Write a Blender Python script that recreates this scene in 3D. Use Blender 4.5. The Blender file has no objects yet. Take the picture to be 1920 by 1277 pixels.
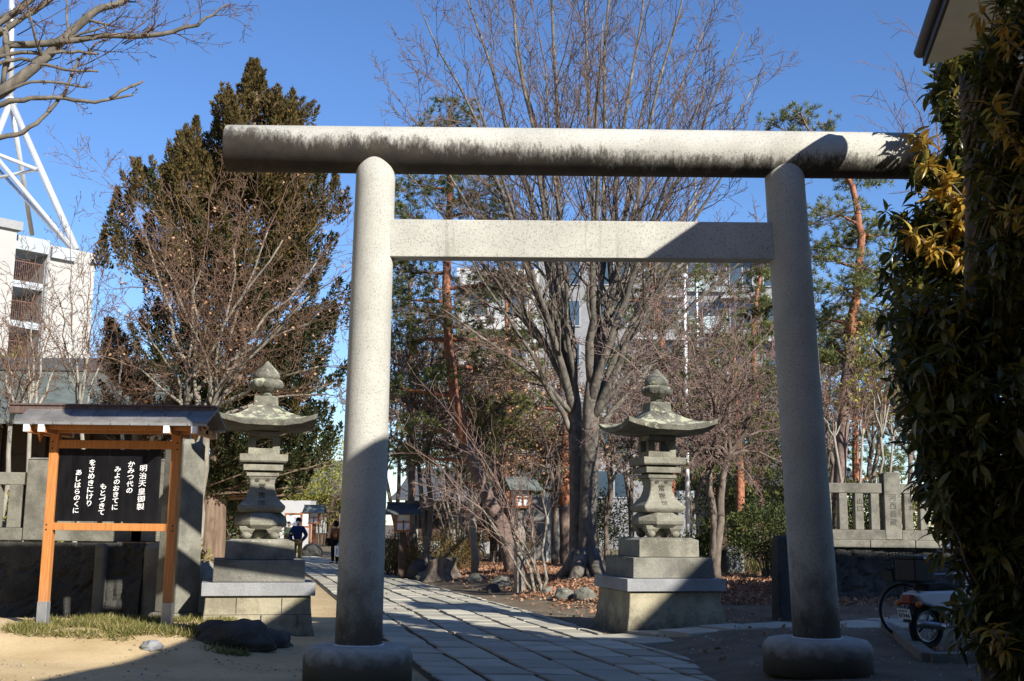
import bpy, math, random
import numpy as np
from mathutils import Vector, Matrix, noise as mnoise

scene = bpy.context.scene
C = scene.collection
R = math.radians

# ------------------------------------------------------------------ camera, sky, sun, exposure
FPX, PITCH, ROLL, CAMH = 2160.0, 9.07, 0.68, 1.6
SUN_AZ, SUN_EL = 38.5, 29.5            # azimuth: degrees to the right of straight-behind-the-camera
cam_d = bpy.data.cameras.new('camera')
cam_d.sensor_width = 36.0
cam_d.lens = FPX / 1920 * 36
cam_d.clip_start, cam_d.clip_end = 0.05, 3000
cam = bpy.data.objects.new('camera', cam_d)
C.objects.link(cam)
CAMR = Matrix.Rotation(R(90 + PITCH), 3, 'X') @ Matrix.Rotation(R(ROLL), 3, 'Z')
cam.matrix_world = Matrix.Translation((0, 0, CAMH)) @ CAMR.to_4x4()
scene.camera = cam

world = bpy.data.worlds.new('World')
scene.world = world
world.use_nodes = True
wn = world.node_tree
sky = wn.nodes.new('ShaderNodeTexSky')
sky.sky_type = 'NISHITA'
sky.sun_disc = False
sky.sun_elevation = R(SUN_EL)
sky.sun_rotation = R(180 - SUN_AZ)
sky.altitude = 600
sky.air_density, sky.dust_density, sky.ozone_density = 1.0, 0.1, 4.0
bg = wn.nodes['Background']
bg.inputs['Strength'].default_value = 0.108
hs = wn.nodes.new('ShaderNodeHueSaturation')
hs.inputs['Saturation'].default_value = 1.13
hs.inputs['Hue'].default_value = 0.508
wn.links.new(sky.outputs[0], hs.inputs['Color'])
wn.links.new(hs.outputs[0], bg.inputs['Color'])

sun_d = bpy.data.lights.new('sun', 'SUN')
sun_d.energy = 5.0
sun_d.angle = R(0.53)
sun_d.color = (1.0, 0.945, 0.85)
sun = bpy.data.objects.new('sun', sun_d)
C.objects.link(sun)
SDIR = Vector((math.sin(R(SUN_AZ)) * math.cos(R(SUN_EL)), -math.cos(R(SUN_AZ)) * math.cos(R(SUN_EL)), math.sin(R(SUN_EL))))
sun.rotation_euler = SDIR.to_track_quat('Z', 'Y').to_euler()
sun.location = SDIR * 60

scene.view_settings.view_transform = 'Standard'
scene.view_settings.look = 'None'
scene.view_settings.exposure = 0.72
scene.view_settings.gamma = 1.0
scene.cycles.diffuse_bounces = 2

# ------------------------------------------------------------------ helpers
def P(px, py, Y):
    """world point at distance Y along the photograph's pixel (px, py)"""
    d = CAMR @ Vector(((px - 960) / FPX, -(py - 638.5) / FPX, -1.0))
    k = Y / d.y
    return Vector((d.x * k, Y, CAMH + d.z * k))

def ss(a, b, t):
    t = min(1.0, max(0.0, (t - a) / (b - a)))
    return t * t * (3 - 2 * t)

PRY, PRX = [4, 8, 12, 17, 22, 33, 42, 60, 90], [5.0, 3.95, 2.85, 1.55, .35, -2.7, -5.2, -10.5, -19]
PLY, PLX = [4, 8, 11.7, 14.6, 22, 33, 42, 60, 90], [1.3, .3, -.65, -1.35, -3.0, -5.5, -7.7, -13, -22]
def pr(y): return float(np.interp(y, PRY, PRX))
def pl(y): return float(np.interp(y, PLY, PLX))

def H(x, y):
    h = .16 * ss(1.7, 3.2, x) * (1 - ss(16.5, 20, y)) * ss(7, 10.5, y)
    h += .34 * ss(.2, 3.0, x - pr(y)) * ss(20, 26, y) * (1 - ss(40, 48, y))
    h += .21 * ss(13.4, 15.0, y) * (1 - ss(16.6, 18, y)) * (1 - ss(-3.9, -2.9, x))
    return h

def G(px, py, it=8):
    z = 0.0
    for _ in range(it):
        d = CAMR @ Vector(((px - 960) / FPX, -(py - 638.5) / FPX, -1.0))
        k = (z - CAMH) / d.z
        x, y = d.x * k, d.y * k
        z = .5 * z + .5 * H(x, y)
    return Vector((x, y, z))

def thing(name, label, cat, loc=(0, 0, 0), rotz=0.0, group=None, kind=None):
    o = bpy.data.objects.new(name, None)
    C.objects.link(o)
    o.empty_display_size = .2
    o.location = loc
    o.rotation_euler = (0, 0, rotz)
    o['label'] = label
    o['category'] = cat
    if group: o['group'] = group
    if kind: o['kind'] = kind
    return o

def tag(o, label=None, cat=None, group=None, kind=None):
    if label: o['label'] = label
    if cat: o['category'] = cat
    if group: o['group'] = group
    if kind: o['kind'] = kind
    return o

def kids(o): return [c for c in C.objects if c.parent == o]

def dup(root, loc, rotz=0.0, label=None, scale=None):
    def cp(o, par):
        c = o.copy()
        C.objects.link(c)
        if par is not None: c.parent = par
        for ch in kids(o): cp(ch, c)
        return c
    r = cp(root, None)
    r.location = loc
    r.rotation_euler = (0, 0, rotz)
    if scale: r.scale = (scale, scale, scale) if not isinstance(scale, tuple) else scale
    if label: r['label'] = label
    return r

class MB:
    def __init__(s): s.v, s.f = [], []
    def add(s, vs, fs):
        o = len(s.v)
        s.v.extend([tuple(v) for v in vs])
        s.f.extend([tuple(i + o for i in f) for f in fs])
        return s
    def box(s, c, sz, rot=0.0, M=None):
        hx, hy, hz = sz[0] / 2, sz[1] / 2, sz[2] / 2
        vs = [Vector((x, y, z)) for x in (-hx, hx) for y in (-hy, hy) for z in (-hz, hz)]
        if M is None: M = Matrix.Rotation(rot, 3, 'Z')
        c = Vector(c)
        return s.add([M @ v + c for v in vs], [(0, 1, 3, 2), (4, 6, 7, 5), (0, 4, 5, 1), (2, 3, 7, 6), (0, 2, 6, 4), (1, 5, 7, 3)])
    def bar(s, a, b, w, d=None):
        a, b = Vector(a), Vector(b)
        t = (b - a)
        L = t.length
        M = t.to_track_quat('Z', 'Y').to_matrix()
        return s.box((a + b) / 2, (w, d or w, L), M=M)
    def sq(s, prof, cx=0, cy=0, cap=True, ratio=1.0, n=4, rot=math.pi / 4):
        """stack of square (or n-gon) rings, prof = [(half width, z)]"""
        k = 1 / math.cos(math.pi / n)
        vs, fs = [], []
        for h, z in prof:
            for i in range(n):
                a = rot + 2 * math.pi * i / n
                vs.append((cx + h * k * math.cos(a) * ratio, cy + h * k * math.sin(a), z))
        for j in range(len(prof) - 1):
            for i in range(n):
                fs.append((j * n + i, j * n + (i + 1) % n, (j + 1) * n + (i + 1) % n, (j + 1) * n + i))
        if cap:
            fs.append(tuple(reversed(range(n))))
            fs.append(tuple(range((len(prof) - 1) * n, len(prof) * n)))
        return s.add(vs, fs)
    def lathe(s, prof, n=24, c=(0, 0, 0)):
        vs, fs = [], []
        for r, z in prof:
            for i in range(n):
                a = 2 * math.pi * i / n
                vs.append((c[0] + r * math.cos(a), c[1] + r * math.sin(a), c[2] + z))
        m = len(prof)
        for j in range(m - 1):
            for i in range(n):
                fs.append((j * n + i, j * n + (i + 1) % n, (j + 1) * n + (i + 1) % n, (j + 1) * n + i))
        fs.append(tuple(reversed(range(n))))
        fs.append(tuple(range((m - 1) * n, m * n)))
        return s.add(vs, fs)
    def tube(s, pts, rads, n=8, cap=True, lump=0.0):
        m = len(pts)
        pts = [Vector(p) for p in pts]
        if not hasattr(rads, '__len__'): rads = [rads] * m
        vs, fs = [], []
        u = None
        for j in range(m):
            t = (pts[min(j + 1, m - 1)] - pts[max(j - 1, 0)])
            t = t.normalized() if t.length > 1e-9 else Vector((0, 0, 1))
            if u is None:
                u = t.orthogonal().normalized()
            else:
                u = (u - t * u.dot(t))
                u = u.normalized() if u.length > 1e-6 else t.orthogonal().normalized()
            w = t.cross(u)
            for i in range(n):
                a = 2 * math.pi * i / n
                r = rads[j]
                if lump: r *= 1 + lump * mnoise.noise(Vector((math.cos(a) * 1.3, math.sin(a) * 1.3, j * .35)))
                vs.append(pts[j] + (u * math.cos(a) + w * math.sin(a)) * r)
        for j in range(m - 1):
            for i in range(n):
                fs.append((j * n + i, j * n + (i + 1) % n, (j + 1) * n + (i + 1) % n, (j + 1) * n + i))
        if cap:
            fs.append(tuple(reversed(range(n))))
            fs.append(tuple(range((m - 1) * n, m * n)))
        return s.add(vs, fs)
    def ball(s, c, r, n=12, m=8):
        if not hasattr(r, '__len__'): r = (r, r, r)
        prof = [(max(1e-3, math.sin(math.pi * j / m)), -math.cos(math.pi * j / m)) for j in range(m + 1)]
        k = MB().lathe(prof, n)
        return s.add([(c[0] + x * r[0], c[1] + y * r[1], c[2] + z * r[2]) for x, y, z in k.v], k.f)
    def torus(s, c, Rr, r, axis='Y', n=36, m=8):
        vs, fs = [], []
        for i in range(n):
            a = 2 * math.pi * i / n
            for j in range(m):
                b = 2 * math.pi * j / m
                q = Rr + r * math.cos(b)
                p = (q * math.cos(a), r * math.sin(b), q * math.sin(a))
                if axis == 'X': p = (p[1], p[0], p[2])
                if axis == 'Z': p = (p[0], p[2], p[1])
                vs.append((c[0] + p[0], c[1] + p[1], c[2] + p[2]))
        for i in range(n):
            for j in range(m):
                fs.append((i * m + j, ((i + 1) % n) * m + j, ((i + 1) % n) * m + (j + 1) % m, i * m + (j + 1) % m))
        return s.add(vs, fs)
    def prism(s, poly, y0, y1):
        """poly of (x, z) extruded along y"""
        n = len(poly)
        vs = [(x, y0, z) for x, z in poly] + [(x, y1, z) for x, z in poly]
        fs = [tuple(range(n)), tuple(reversed(range(n, 2 * n)))]
        for i in range(n): fs.append((i, i + n, (i + 1) % n + n, (i + 1) % n))
        return s.add(vs, fs)
    def slab(s, poly, z0, z1):
        n = len(poly)
        vs = [(p[0], p[1], z0) for p in poly] + [(p[0], p[1], z1) for p in poly]
        fs = [tuple(reversed(range(n))), tuple(range(n, 2 * n))]
        for i in range(n): fs.append((i, (i + 1) % n, (i + 1) % n + n, i + n))
        return s.add(vs, fs)
    def build(s, name, mat, parent=None, smooth=False, bevel=0.0, seg=2):
        me = bpy.data.meshes.new(name)
        me.from_pydata(s.v, [], s.f)
        me.materials.append(mat)
        o = bpy.data.objects.new(name, me)
        C.objects.link(o)
        if parent is not None: o.parent = parent
        if smooth:
            me.polygons.foreach_set('use_smooth', [True] * len(me.polygons))
        if bevel:
            b = o.modifiers.new('bevel', 'BEVEL')
            b.width, b.segments, b.limit_method, b.angle_limit = bevel, seg, 'ANGLE', R(40)
        return o

def arr_mesh(name, V, F, mat, parent=None, smooth=False):
    """V (n,3) array, F (m,k) array of equal-sized faces"""
    me = bpy.data.meshes.new(name)
    V = np.asarray(V, dtype=np.float32)
    F = np.asarray(F, dtype=np.int32)
    k = F.shape[1]
    me.vertices.add(len(V)); me.vertices.foreach_set('co', V.ravel())
    me.loops.add(F.size); me.loops.foreach_set('vertex_index', F.ravel())
    me.polygons.add(len(F))
    me.polygons.foreach_set('loop_start', np.arange(0, F.size, k, dtype=np.int32))
    try: me.polygons.foreach_set('loop_total', np.full(len(F), k, dtype=np.int32))
    except Exception: pass
    if smooth: me.polygons.foreach_set('use_smooth', np.ones(len(F), dtype=bool))
    me.update(calc_edges=True)
    me.materials.append(mat)
    o = bpy.data.objects.new(name, me)
    C.objects.link(o)
    if parent is not None: o.parent = parent
    return o

def segs_arrays(S, n=3):
    """S: list of (p0, p1, r0, r1) -> thin prisms"""
    A = np.array([[*a, *b, r0, r1] for a, b, r0, r1 in S], dtype=np.float64).reshape(-1, 8)
    p0, p1, r0, r1 = A[:, :3], A[:, 3:6], A[:, 6:7], A[:, 7:8]
    t = p1 - p0
    t /= np.linalg.norm(t, axis=1, keepdims=True) + 1e-9
    ref = np.where(np.abs(t[:, 2:3]) < .9, np.array([[0, 0, 1.]]), np.array([[1., 0, 0]]))
    u = np.cross(t, ref); u /= np.linalg.norm(u, axis=1, keepdims=True) + 1e-9
    w = np.cross(t, u)
    N = len(A)
    V = np.zeros((N, 2 * n, 3))
    for i in range(n):
        a = 2 * math.pi * i / n
        off = u * math.cos(a) + w * math.sin(a)
        V[:, i] = p0 + off * r0
        V[:, n + i] = p1 + off * r1
    F = np.array([[i, (i + 1) % n, n + (i + 1) % n, n + i] for i in range(n)])
    F = (np.arange(N) * 2 * n)[:, None, None] + F[None]
    return V.reshape(-1, 3), F.reshape(-1, 4)

# ------------------------------------------------------------------ materials
class NT:
    def __init__(s, name):
        s.m = bpy.data.materials.new(name)
        s.m.use_nodes = True
        s.t = s.m.node_tree
        s.b = s.t.nodes['Principled BSDF']
        s.tc = s.t.nodes.new('ShaderNodeTexCoord')
        s.vec = s.tc.outputs['Object']
    def shift(s):
        """every object samples its own place of the noise, so copies do not repeat"""
        oi = s.n('ShaderNodeObjectInfo')
        k = s.n('ShaderNodeVectorMath', operation='SCALE'); k.inputs[3].default_value = 53.0
        cb = s.n('ShaderNodeCombineXYZ')
        for i in range(3): s.l(oi.outputs['Random'], cb.inputs[i])
        s.l(cb.outputs[0], k.inputs[0])
        ad = s.n('ShaderNodeVectorMath', operation='ADD')
        s.l(s.tc.outputs['Object'], ad.inputs[0]); s.l(k.outputs[0], ad.inputs[1])
        s.vec = ad.outputs[0]
    def n(s, typ, **kw):
        x = s.t.nodes.new(typ)
        for k, v in kw.items(): setattr(x, k, v)
        return x
    def l(s, a, b): s.t.links.new(a, b)
    def co(s, scale=(1, 1, 1), out='Object'):
        mp = s.n('ShaderNodeMapping')
        mp.inputs['Scale'].default_value = scale
        s.l(s.tc.outputs[out], mp.inputs['Vector'])
        return mp.outputs[0]
    def noise(s, scale, detail=4, co=None, rough=.55):
        x = s.n('ShaderNodeTexNoise')
        x.inputs['Scale'].default_value = scale
        x.inputs['Detail'].default_value = detail
        x.inputs['Roughness'].default_value = rough
        s.l(co if co is not None else s.vec, x.inputs['Vector'])
        return x.outputs['Fac']
    def ramp(s, fac, *stops):
        x = s.n('ShaderNodeValToRGB')
        e = x.color_ramp.elements
        while len(e) < len(stops): e.new(.5)
        for i, (p, c) in enumerate(stops):
            e[i].position = p
            e[i].color = (*c, 1) if hasattr(c, '__len__') else (c, c, c, 1)
        s.l(fac, x.inputs['Fac'])
        return x.outputs['Color']
    def mix(s, fac, a, b, mode='MIX'):
        x = s.n('ShaderNodeMix', data_type='RGBA', blend_type=mode)
        for sock, v in ((x.inputs[0], fac), (x.inputs[6], a), (x.inputs[7], b)):
            if hasattr(v, 'is_linked') or isinstance(v, bpy.types.NodeSocket): s.l(v, sock)
            elif hasattr(v, '__len__'): sock.default_value = (*v, 1)
            else: sock.default_value = v
        return x.outputs[2]
    def math(s, op, a, b=0.0, clamp=False):
        x = s.n('ShaderNodeMath', operation=op, use_clamp=clamp)
        for sock, v in ((x.inputs[0], a), (x.inputs[1], b)):
            if isinstance(v, bpy.types.NodeSocket): s.l(v, sock)
            else: sock.default_value = v
        return x.outputs[0]
    def xyz(s, out='Object'):
        x = s.n('ShaderNodeSeparateXYZ')
        s.l(s.tc.outputs[out], x.inputs[0])
        return x.outputs
    def bump(s, h, strength=.3, dist=.02):
        x = s.n('ShaderNodeBump')
        x.inputs['Strength'].default_value = strength
        x.inputs['Distance'].default_value = dist
        s.l(h, x.inputs['Height'])
        s.l(x.outputs[0], s.b.inputs['Normal'])
    def fin(s, col, rough=.8, spec=.3, metal=0.0):
        if isinstance(col, bpy.types.NodeSocket): s.l(col, s.b.inputs['Base Color'])
        else: s.b.inputs['Base Color'].default_value = (*col, 1)
        s.b.inputs['Roughness'].default_value = rough
        s.b.inputs['Specular IOR Level'].default_value = spec
        s.b.inputs['Metallic'].default_value = metal
        return s.m

def plain(name, c, rough=.6, var=.18, scale=6, spec=.3, metal=0.0, bump=0.0, stretch=(1, 1, 1)):
    n = NT(name)
    co = n.co(stretch)
    f = n.noise(scale, 5, co)
    d = tuple(max(0, x * (1 - var)) for x in c)
    u = tuple(min(1, x * (1 + var)) for x in c)
    col = n.ramp(f, (.3, d), (.7, u))
    if bump: n.bump(f, bump)
    return n.fin(col, rough, spec, metal)

def stone(name, c, c2, scale=3.0, speck=.0, speckc=(.05, .05, .05), lichen=None, lth=.6, lscale=5, bump=.35, rough=.9, foot=None, stain=None):
    n = NT(name)
    n.shift()
    col = n.ramp(n.noise(scale, 6), (.3, c), (.72, c2))
    if stain: col = n.mix(n.math('MULTIPLY', n.ramp(n.noise(1.9, 7, None, .7), (.46, 0.0), (.62, 1.0)), .8), col, stain)
    col = n.mix(n.ramp(n.noise(scale * .33, 3), (.35, .0), (.75, .5)), col, tuple(x * .55 for x in c))
    fine = n.noise(90, 2)
    if speck:
        col = n.mix(n.math('MULTIPLY', n.ramp(fine, (.54, 0.0), (.66, 1.0)), speck), col, speckc)
        col = n.mix(n.math('MULTIPLY', n.ramp(fine, (.32, 1.0), (.42, 0.0)), speck * .5), col, (.75, .73, .68))
    if lichen:
        z = n.n('ShaderNodeNewGeometry').outputs['Normal']
        sx = n.n('ShaderNodeSeparateXYZ'); n.l(z, sx.inputs[0])
        m = n.math('ADD', n.noise(lscale, 6, None, .7), n.math('MULTIPLY', sx.outputs[2], .10))
        col = n.mix(n.ramp(m, (lth, 0.0), (lth + .06, 1.0)), col, lichen)
    if foot:
        zz = n.xyz()[2]
        m = n.math('ADD', n.math('MULTIPLY', zz, -1.0 / foot[1]), n.math('MULTIPLY', n.noise(7, 5), 1.4))
        col = n.mix(n.math('MULTIPLY', n.ramp(m, (.2, 0.0), (.75, 1.0)), .85), col, foot[0])
    h = n.math('ADD', n.noise(25, 5), n.math('MULTIPLY', fine, .35))
    n.bump(h, bump, .012)
    return n.fin(col, rough, .2)

def leafmat(name, c1, c2, c3=None, trans=.3, rough=.5, spec=.35):
    n = NT(name)
    g = n.n('ShaderNodeNewGeometry')
    stops = [(.0, c1), (.6, c2)] + ([(1.0, c3)] if c3 else [])
    col = n.ramp(g.outputs['Random Per Island'], *stops)
    m = n.fin(col, rough, spec)
    if trans:
        tr = n.n('ShaderNodeBsdfTranslucent'); n.l(col, tr.inputs['Color'])
        mx = n.n('ShaderNodeMixShader'); mx.inputs[0].default_value = trans
        out = n.t.nodes['Material Output']
        n.l(n.b.outputs[0], mx.inputs[1]); n.l(tr.outputs[0], mx.inputs[2]); n.l(mx.outputs[0], out.inputs['Surface'])
    return m

def bark(name, c1, c2, vs=2.0, bump=.6, spots=None):
    n = NT(name)
    f = n.noise(9, 6, n.co((1, 1, vs * .15)))
    col = n.ramp(f, (.3, c1), (.7, c2))
    if spots: col = n.mix(n.ramp(n.noise(3, 4), (.58, 0.0), (.64, 1.0)), col, spots)
    n.bump(f, bump, .04)
    return n.fin(col, .9, .15)

M = {}
# granite of the gate
def gate_mat(name, kind):
    n = NT(name)
    col = n.ramp(n.noise(2.2, 5), (.3, (.385, .375, .33)), (.72, (.51, .50, .445)))
    fine = n.noise(75, 2)
    col = n.mix(n.math('MULTIPLY', n.ramp(fine, (.54, 0.0), (.66, 1.0)), .52), col, (.11, .105, .095))
    col = n.mix(n.math('MULTIPLY', n.ramp(n.noise(11, 3), (.73, 0.0), (.77, 1.0)), .7), col, (.09, .085, .07))
    x, y, z = n.xyz()
    if kind == 'lintel':
        streak = n.noise(5.5, 6, n.co((1, .2, .28)), .65)
        fines = n.noise(34, 8, n.co((1, .5, .40)), .8)
        big = n.noise(.55, 2, n.co((1, .1, .1)))
        left = n.math('MULTIPLY', n.math('MAXIMUM', n.math('MULTIPLY', x, -1.0), -1.0), .13)
        m = n.math('ADD', n.math('MULTIPLY', z, -2.3), n.math('ADD', n.math('MULTIPLY', streak, .75), n.math('MULTIPLY', fines, 1.0)))
        m = n.math('ADD', m, n.math('ADD', left, n.math('MULTIPLY', big, .55)))
        st = n.ramp(n.math('MULTIPLY', m, .5), (.60, 0.0), (.665, .62), (.76, 1.0))
        dark = n.ramp(n.noise(4, 5), (.35, (.016, .013, .011)), (.75, (.050, .040, .028)))
        col = n.mix(n.math('MULTIPLY', st, .96), col, dark)
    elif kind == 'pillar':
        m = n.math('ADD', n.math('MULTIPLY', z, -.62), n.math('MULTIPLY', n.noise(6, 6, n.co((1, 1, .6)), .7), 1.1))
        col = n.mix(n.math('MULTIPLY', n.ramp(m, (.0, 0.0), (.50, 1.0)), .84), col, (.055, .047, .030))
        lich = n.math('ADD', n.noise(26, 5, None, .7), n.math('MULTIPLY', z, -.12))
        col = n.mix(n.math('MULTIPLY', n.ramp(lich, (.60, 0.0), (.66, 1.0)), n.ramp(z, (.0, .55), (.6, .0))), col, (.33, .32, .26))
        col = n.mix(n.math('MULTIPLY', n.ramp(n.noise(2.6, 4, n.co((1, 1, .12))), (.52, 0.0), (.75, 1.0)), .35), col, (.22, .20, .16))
    elif kind == 'beam':
        s = n.noise(5, 4, n.co((1.6, 1, .12)), .6)
        e = n.math('ABSOLUTE', n.math('ADD', x, -.02))
        edge = n.ramp(e, (.0, 0.0), (1.0, 1.0))
        col = n.mix(n.math('MULTIPLY', n.ramp(s, (.60, 0.0), (.72, 1.0)), .45), col, (.16, .14, .10))
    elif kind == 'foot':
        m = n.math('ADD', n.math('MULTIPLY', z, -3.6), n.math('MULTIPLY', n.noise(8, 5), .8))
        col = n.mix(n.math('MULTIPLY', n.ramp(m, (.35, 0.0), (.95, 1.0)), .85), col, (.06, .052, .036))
    n.bump(n.math('ADD', fine, n.noise(30, 3)), .25, .006)
    return n.fin(col, .82, .25)
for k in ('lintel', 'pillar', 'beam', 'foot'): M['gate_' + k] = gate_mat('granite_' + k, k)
M['mortar'] = plain('white_mortar', (.72, .71, .68), .8)
M['lantern'] = stone('lantern_stone', (.235, .222, .175), (.35, .335, .265), 4, .35, lichen=(.43, .43, .33), lth=.68, lscale=7, stain=(.10, .095, .072), bump=.7)
M['lantern_top'] = stone('lichen_stone', (.15, .145, .115), (.28, .27, .21), 5, .3, lichen=(.41, .42, .29), lth=.58, lscale=6, bump=1.0, stain=(.065, .062, .048))
M['lantern_dark'] = stone('lantern_grey_stone', (.19, .185, .155), (.28, .27, .225), 4, .35, stain=(.10, .095, .08), lichen=(.60, .59, .52), lth=.70, lscale=11)
M['slab'] = stone('pale_granite', (.26, .265, .27), (.34, .345, .35), 5, .5, (.12, .12, .13), bump=.2)
M['tuff'] = stone('yellow_tuff', (.33, .295, .20), (.44, .395, .28), 3, .2, (.15, .13, .09), bump=.8, stain=(.19, .17, .12), foot=((.10, .09, .065), .5))
M['wallstone'] = stone('wall_stone', (.034, .034, .031), (.08, .077, .067), 2.5, .25, bump=1.0)
M['fence'] = stone('fence_stone', (.19, .18, .145), (.29, .275, .22), 3, .3, stain=(.09, .085, .07), lichen=(.40, .40, .28), lth=.70, bump=.5)
M['monument'] = stone('monument_stone', (.20, .195, .16), (.29, .28, .23), 3, .3, stain=(.12, .115, .095), bump=.4)
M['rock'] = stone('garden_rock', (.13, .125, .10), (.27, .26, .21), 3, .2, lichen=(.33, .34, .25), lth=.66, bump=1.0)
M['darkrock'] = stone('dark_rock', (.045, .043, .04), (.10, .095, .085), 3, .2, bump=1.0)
M['stele'] = stone('stele_stone', (.28, .28, .26), (.40, .40, .37), 3, .2, bump=.3)
M['carve'] = plain('carved_letters', (.10, .092, .078), .95)
M['curb'] = stone('kerb_stone', (.16, .15, .12), (.25, .24, .20), 4, .3)

def wood(name, c, k=.25, grey=None):
    n = NT(name)
    f = n.noise(5, 6, n.co((14, 14, .6)), .6)
    col = n.ramp(f, (.3, tuple(x * (1 - k) for x in c)), (.7, tuple(min(1, x * (1 + k)) for x in c)))
    if grey:
        z = n.xyz()[2]
        low = n.ramp(n.math('ADD', n.math('MULTIPLY', z, -.55), n.math('ADD', f, .1)), (.1, 0.0), (.5, 1.0))
        col = n.mix(n.math('MULTIPLY', low, .45), col, grey)
    n.bump(f, .12, .004)
    return n.fin(col, .55, .3)
M['wood'] = wood('oiled_orange_wood', (.50, .20, .06), .30, (.34, .24, .15))
M['woodh'] = wood('oiled_beam_wood', (.50, .20, .06), .28)
M['darkwood'] = wood('dark_wood', (.07, .042, .025))
M['redwood'] = wood('reddish_wood', (.30, .11, .04))
M['oldwood'] = wood('weathered_post_wood', (.23, .20, .165))
M['copper'] = plain('brown_copper', (.135, .095, .085), .55, .35, 5, .4, .2, stretch=(6, 6, 1))
M['roofgrey'] = plain('grey_copper_sheet', (.185, .175, .165), .6, .3, 4, .35, .1)
M['greencopper'] = plain('green_copper_roof', (.135, .155, .138), .6, .25, 2.5, .4, .2)
M['zinc'] = plain('zinc_sleeve', (.42, .43, .45), .4, .15, 8, .5, .6)
M['paint'] = plain('white_paint', (.80, .80, .80), .45, .05)
M['ink'] = plain('white_ink', (.85, .85, .85), .6, .03)
def boardmat():
    n = NT('black_board')
    x = n.xyz()[0]
    f = n.noise(3, 5, n.co((3, 3, .8)), .6)
    col = n.ramp(f, (.35, (.004, .004, .005)), (.75, (.013, .013, .016)))
    n.bump(f, .05, .004)
    return n.fin(col, .32, .35)
M['board'] = boardmat()

# soils and paving
def groundmat():
    n = NT('packed_soil')
    x, y, z = n.xyz()
    sand = n.ramp(n.noise(.9, 8, None, .65), (.3, (.44, .32, .165)), (.7, (.62, .48, .28)))
    dirt = n.ramp(n.noise(1.3, 8, None, .7), (.3, (.095, .074, .05)), (.7, (.21, .165, .115)))
    edge = n.math('ADD', n.math('ADD', n.math('MULTIPLY', y, .225), x), n.math('MULTIPLY', n.noise(.8, 4), .8))
    col = n.mix(n.ramp(n.math('MULTIPLY', n.math('ADD', edge, -1.6), .35), (.0, 0.0), (.8, 1.0)), sand, dirt)
    fine = n.noise(45, 4, None, .7)
    col = n.mix(n.math('MULTIPLY', n.ramp(fine, (.56, 0.0), (.7, 1.0)), .5), col, (.13, .10, .06))
    col = n.mix(n.math('MULTIPLY', n.ramp(n.noise(120, 2), (.62, 0.0), (.68, 1.0)), .5), col, (.62, .55, .42))
    n.bump(n.math('ADD', n.noise(9, 6, None, .7), n.math('MULTIPLY', fine, .6)), .55, .02)
    return n.fin(col, .95, .1)
M['ground'] = groundmat()
def pavemat():
    n = NT('paving_slab')
    g = n.n('ShaderNodeNewGeometry')
    col = n.ramp(g.outputs['Random Per Island'], (0, (.36, .34, .275)), (.5, (.45, .425, .345)), (1, (.55, .515, .415)))
    d = n.ramp(n.noise(1.6, 7, None, .65), (.35, .0), (.75, .6))
    col = n.mix(d, col, (.26, .24, .19))
    fine = n.noise(60, 3)
    col = n.mix(n.math('MULTIPLY', n.ramp(fine, (.56, 0.0), (.68, 1.0)), .4), col, (.16, .15, .13))
    n.bump(n.math('ADD', n.noise(14, 5), n.math('MULTIPLY', fine, .5)), .35, .012)
    return n.fin(col, .85, .2)
M['pave'] = pavemat()
M['bed'] = plain('joint_soil', (.075, .06, .042), .95, .3, 8, .1, 0, .4)
M['gravel'] = leafmat('loose_gravel', (.16, .13, .09), (.32, .27, .19), (.50, .46, .38), 0, .9, .1)
M['leaflitter'] = leafmat('dry_leaf', (.25, .125, .072), (.35, .19, .115), (.46, .29, .19), .15, .8, .1)
M['grass'] = leafmat('winter_grass', (.085, .105, .028), (.20, .19, .055), (.40, .31, .15), .25, .6, .2)

# bark and foliage
M['bark_zelkova'] = bark('zelkova_bark', (.085, .075, .062), (.195, .172, .142), 4, .4, (.24, .21, .165))
M['twig_zelkova'] = bark('zelkova_twig', (0.101, 0.072, 0.057), (0.198, 0.138, 0.108))
M['bark_maple'] = bark('maple_bark', (0.174, 0.151, 0.119), (0.317, 0.285, 0.230), 3, .3)
M['twig_maple'] = bark('maple_twig', (0.121, 0.068, 0.046), (0.213, 0.142, 0.099))
M['twig_red'] = bark('reddish_twig', (.165, .112, .095), (.27, .19, .158))
M['bark_pine'] = bark('red_pine_bark', (0.175, 0.076, 0.048), (0.445, 0.194, 0.110), 6, 1.0)
M['bark_pine_low'] = bark('grey_pine_bark', (0.104, 0.076, 0.064), (0.256, 0.180, 0.148), 4, 1.2)
M['bark_dark'] = bark('dark_bark', (0.094, 0.074, 0.059), (0.218, 0.180, 0.144), 4, .7)
M['bark_cedar'] = bark('cypress_bark', (0.105, 0.070, 0.049), (0.252, 0.182, 0.133), 1.0, 1.0)
M['bark_pale'] = bark('pale_bark', (0.210, 0.189, 0.154), (0.350, 0.322, 0.266), 3, .3)
M['bark_grey'] = bark('grey_branch_bark', (.085, .075, .06), (.20, .175, .14), 3, .5)
M['needle'] = leafmat('pine_needle', (.075, .105, .032), (.16, .185, .056), (.29, .26, .10), .2, .6, .2)
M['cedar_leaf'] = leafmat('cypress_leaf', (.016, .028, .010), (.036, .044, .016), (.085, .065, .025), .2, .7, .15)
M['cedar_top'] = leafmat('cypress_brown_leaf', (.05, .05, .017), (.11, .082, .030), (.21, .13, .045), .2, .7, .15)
M['ever_leaf'] = leafmat('glossy_leaf', (.058, .072, .018), (.11, .12, .026), (.24, .185, .04), .34, .25, .6)
M['gold_leaf'] = leafmat('yellowing_leaf', (.36, .20, .03), (.50, .31, .05), (.42, .38, .10), .35, .35, .4)
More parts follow.
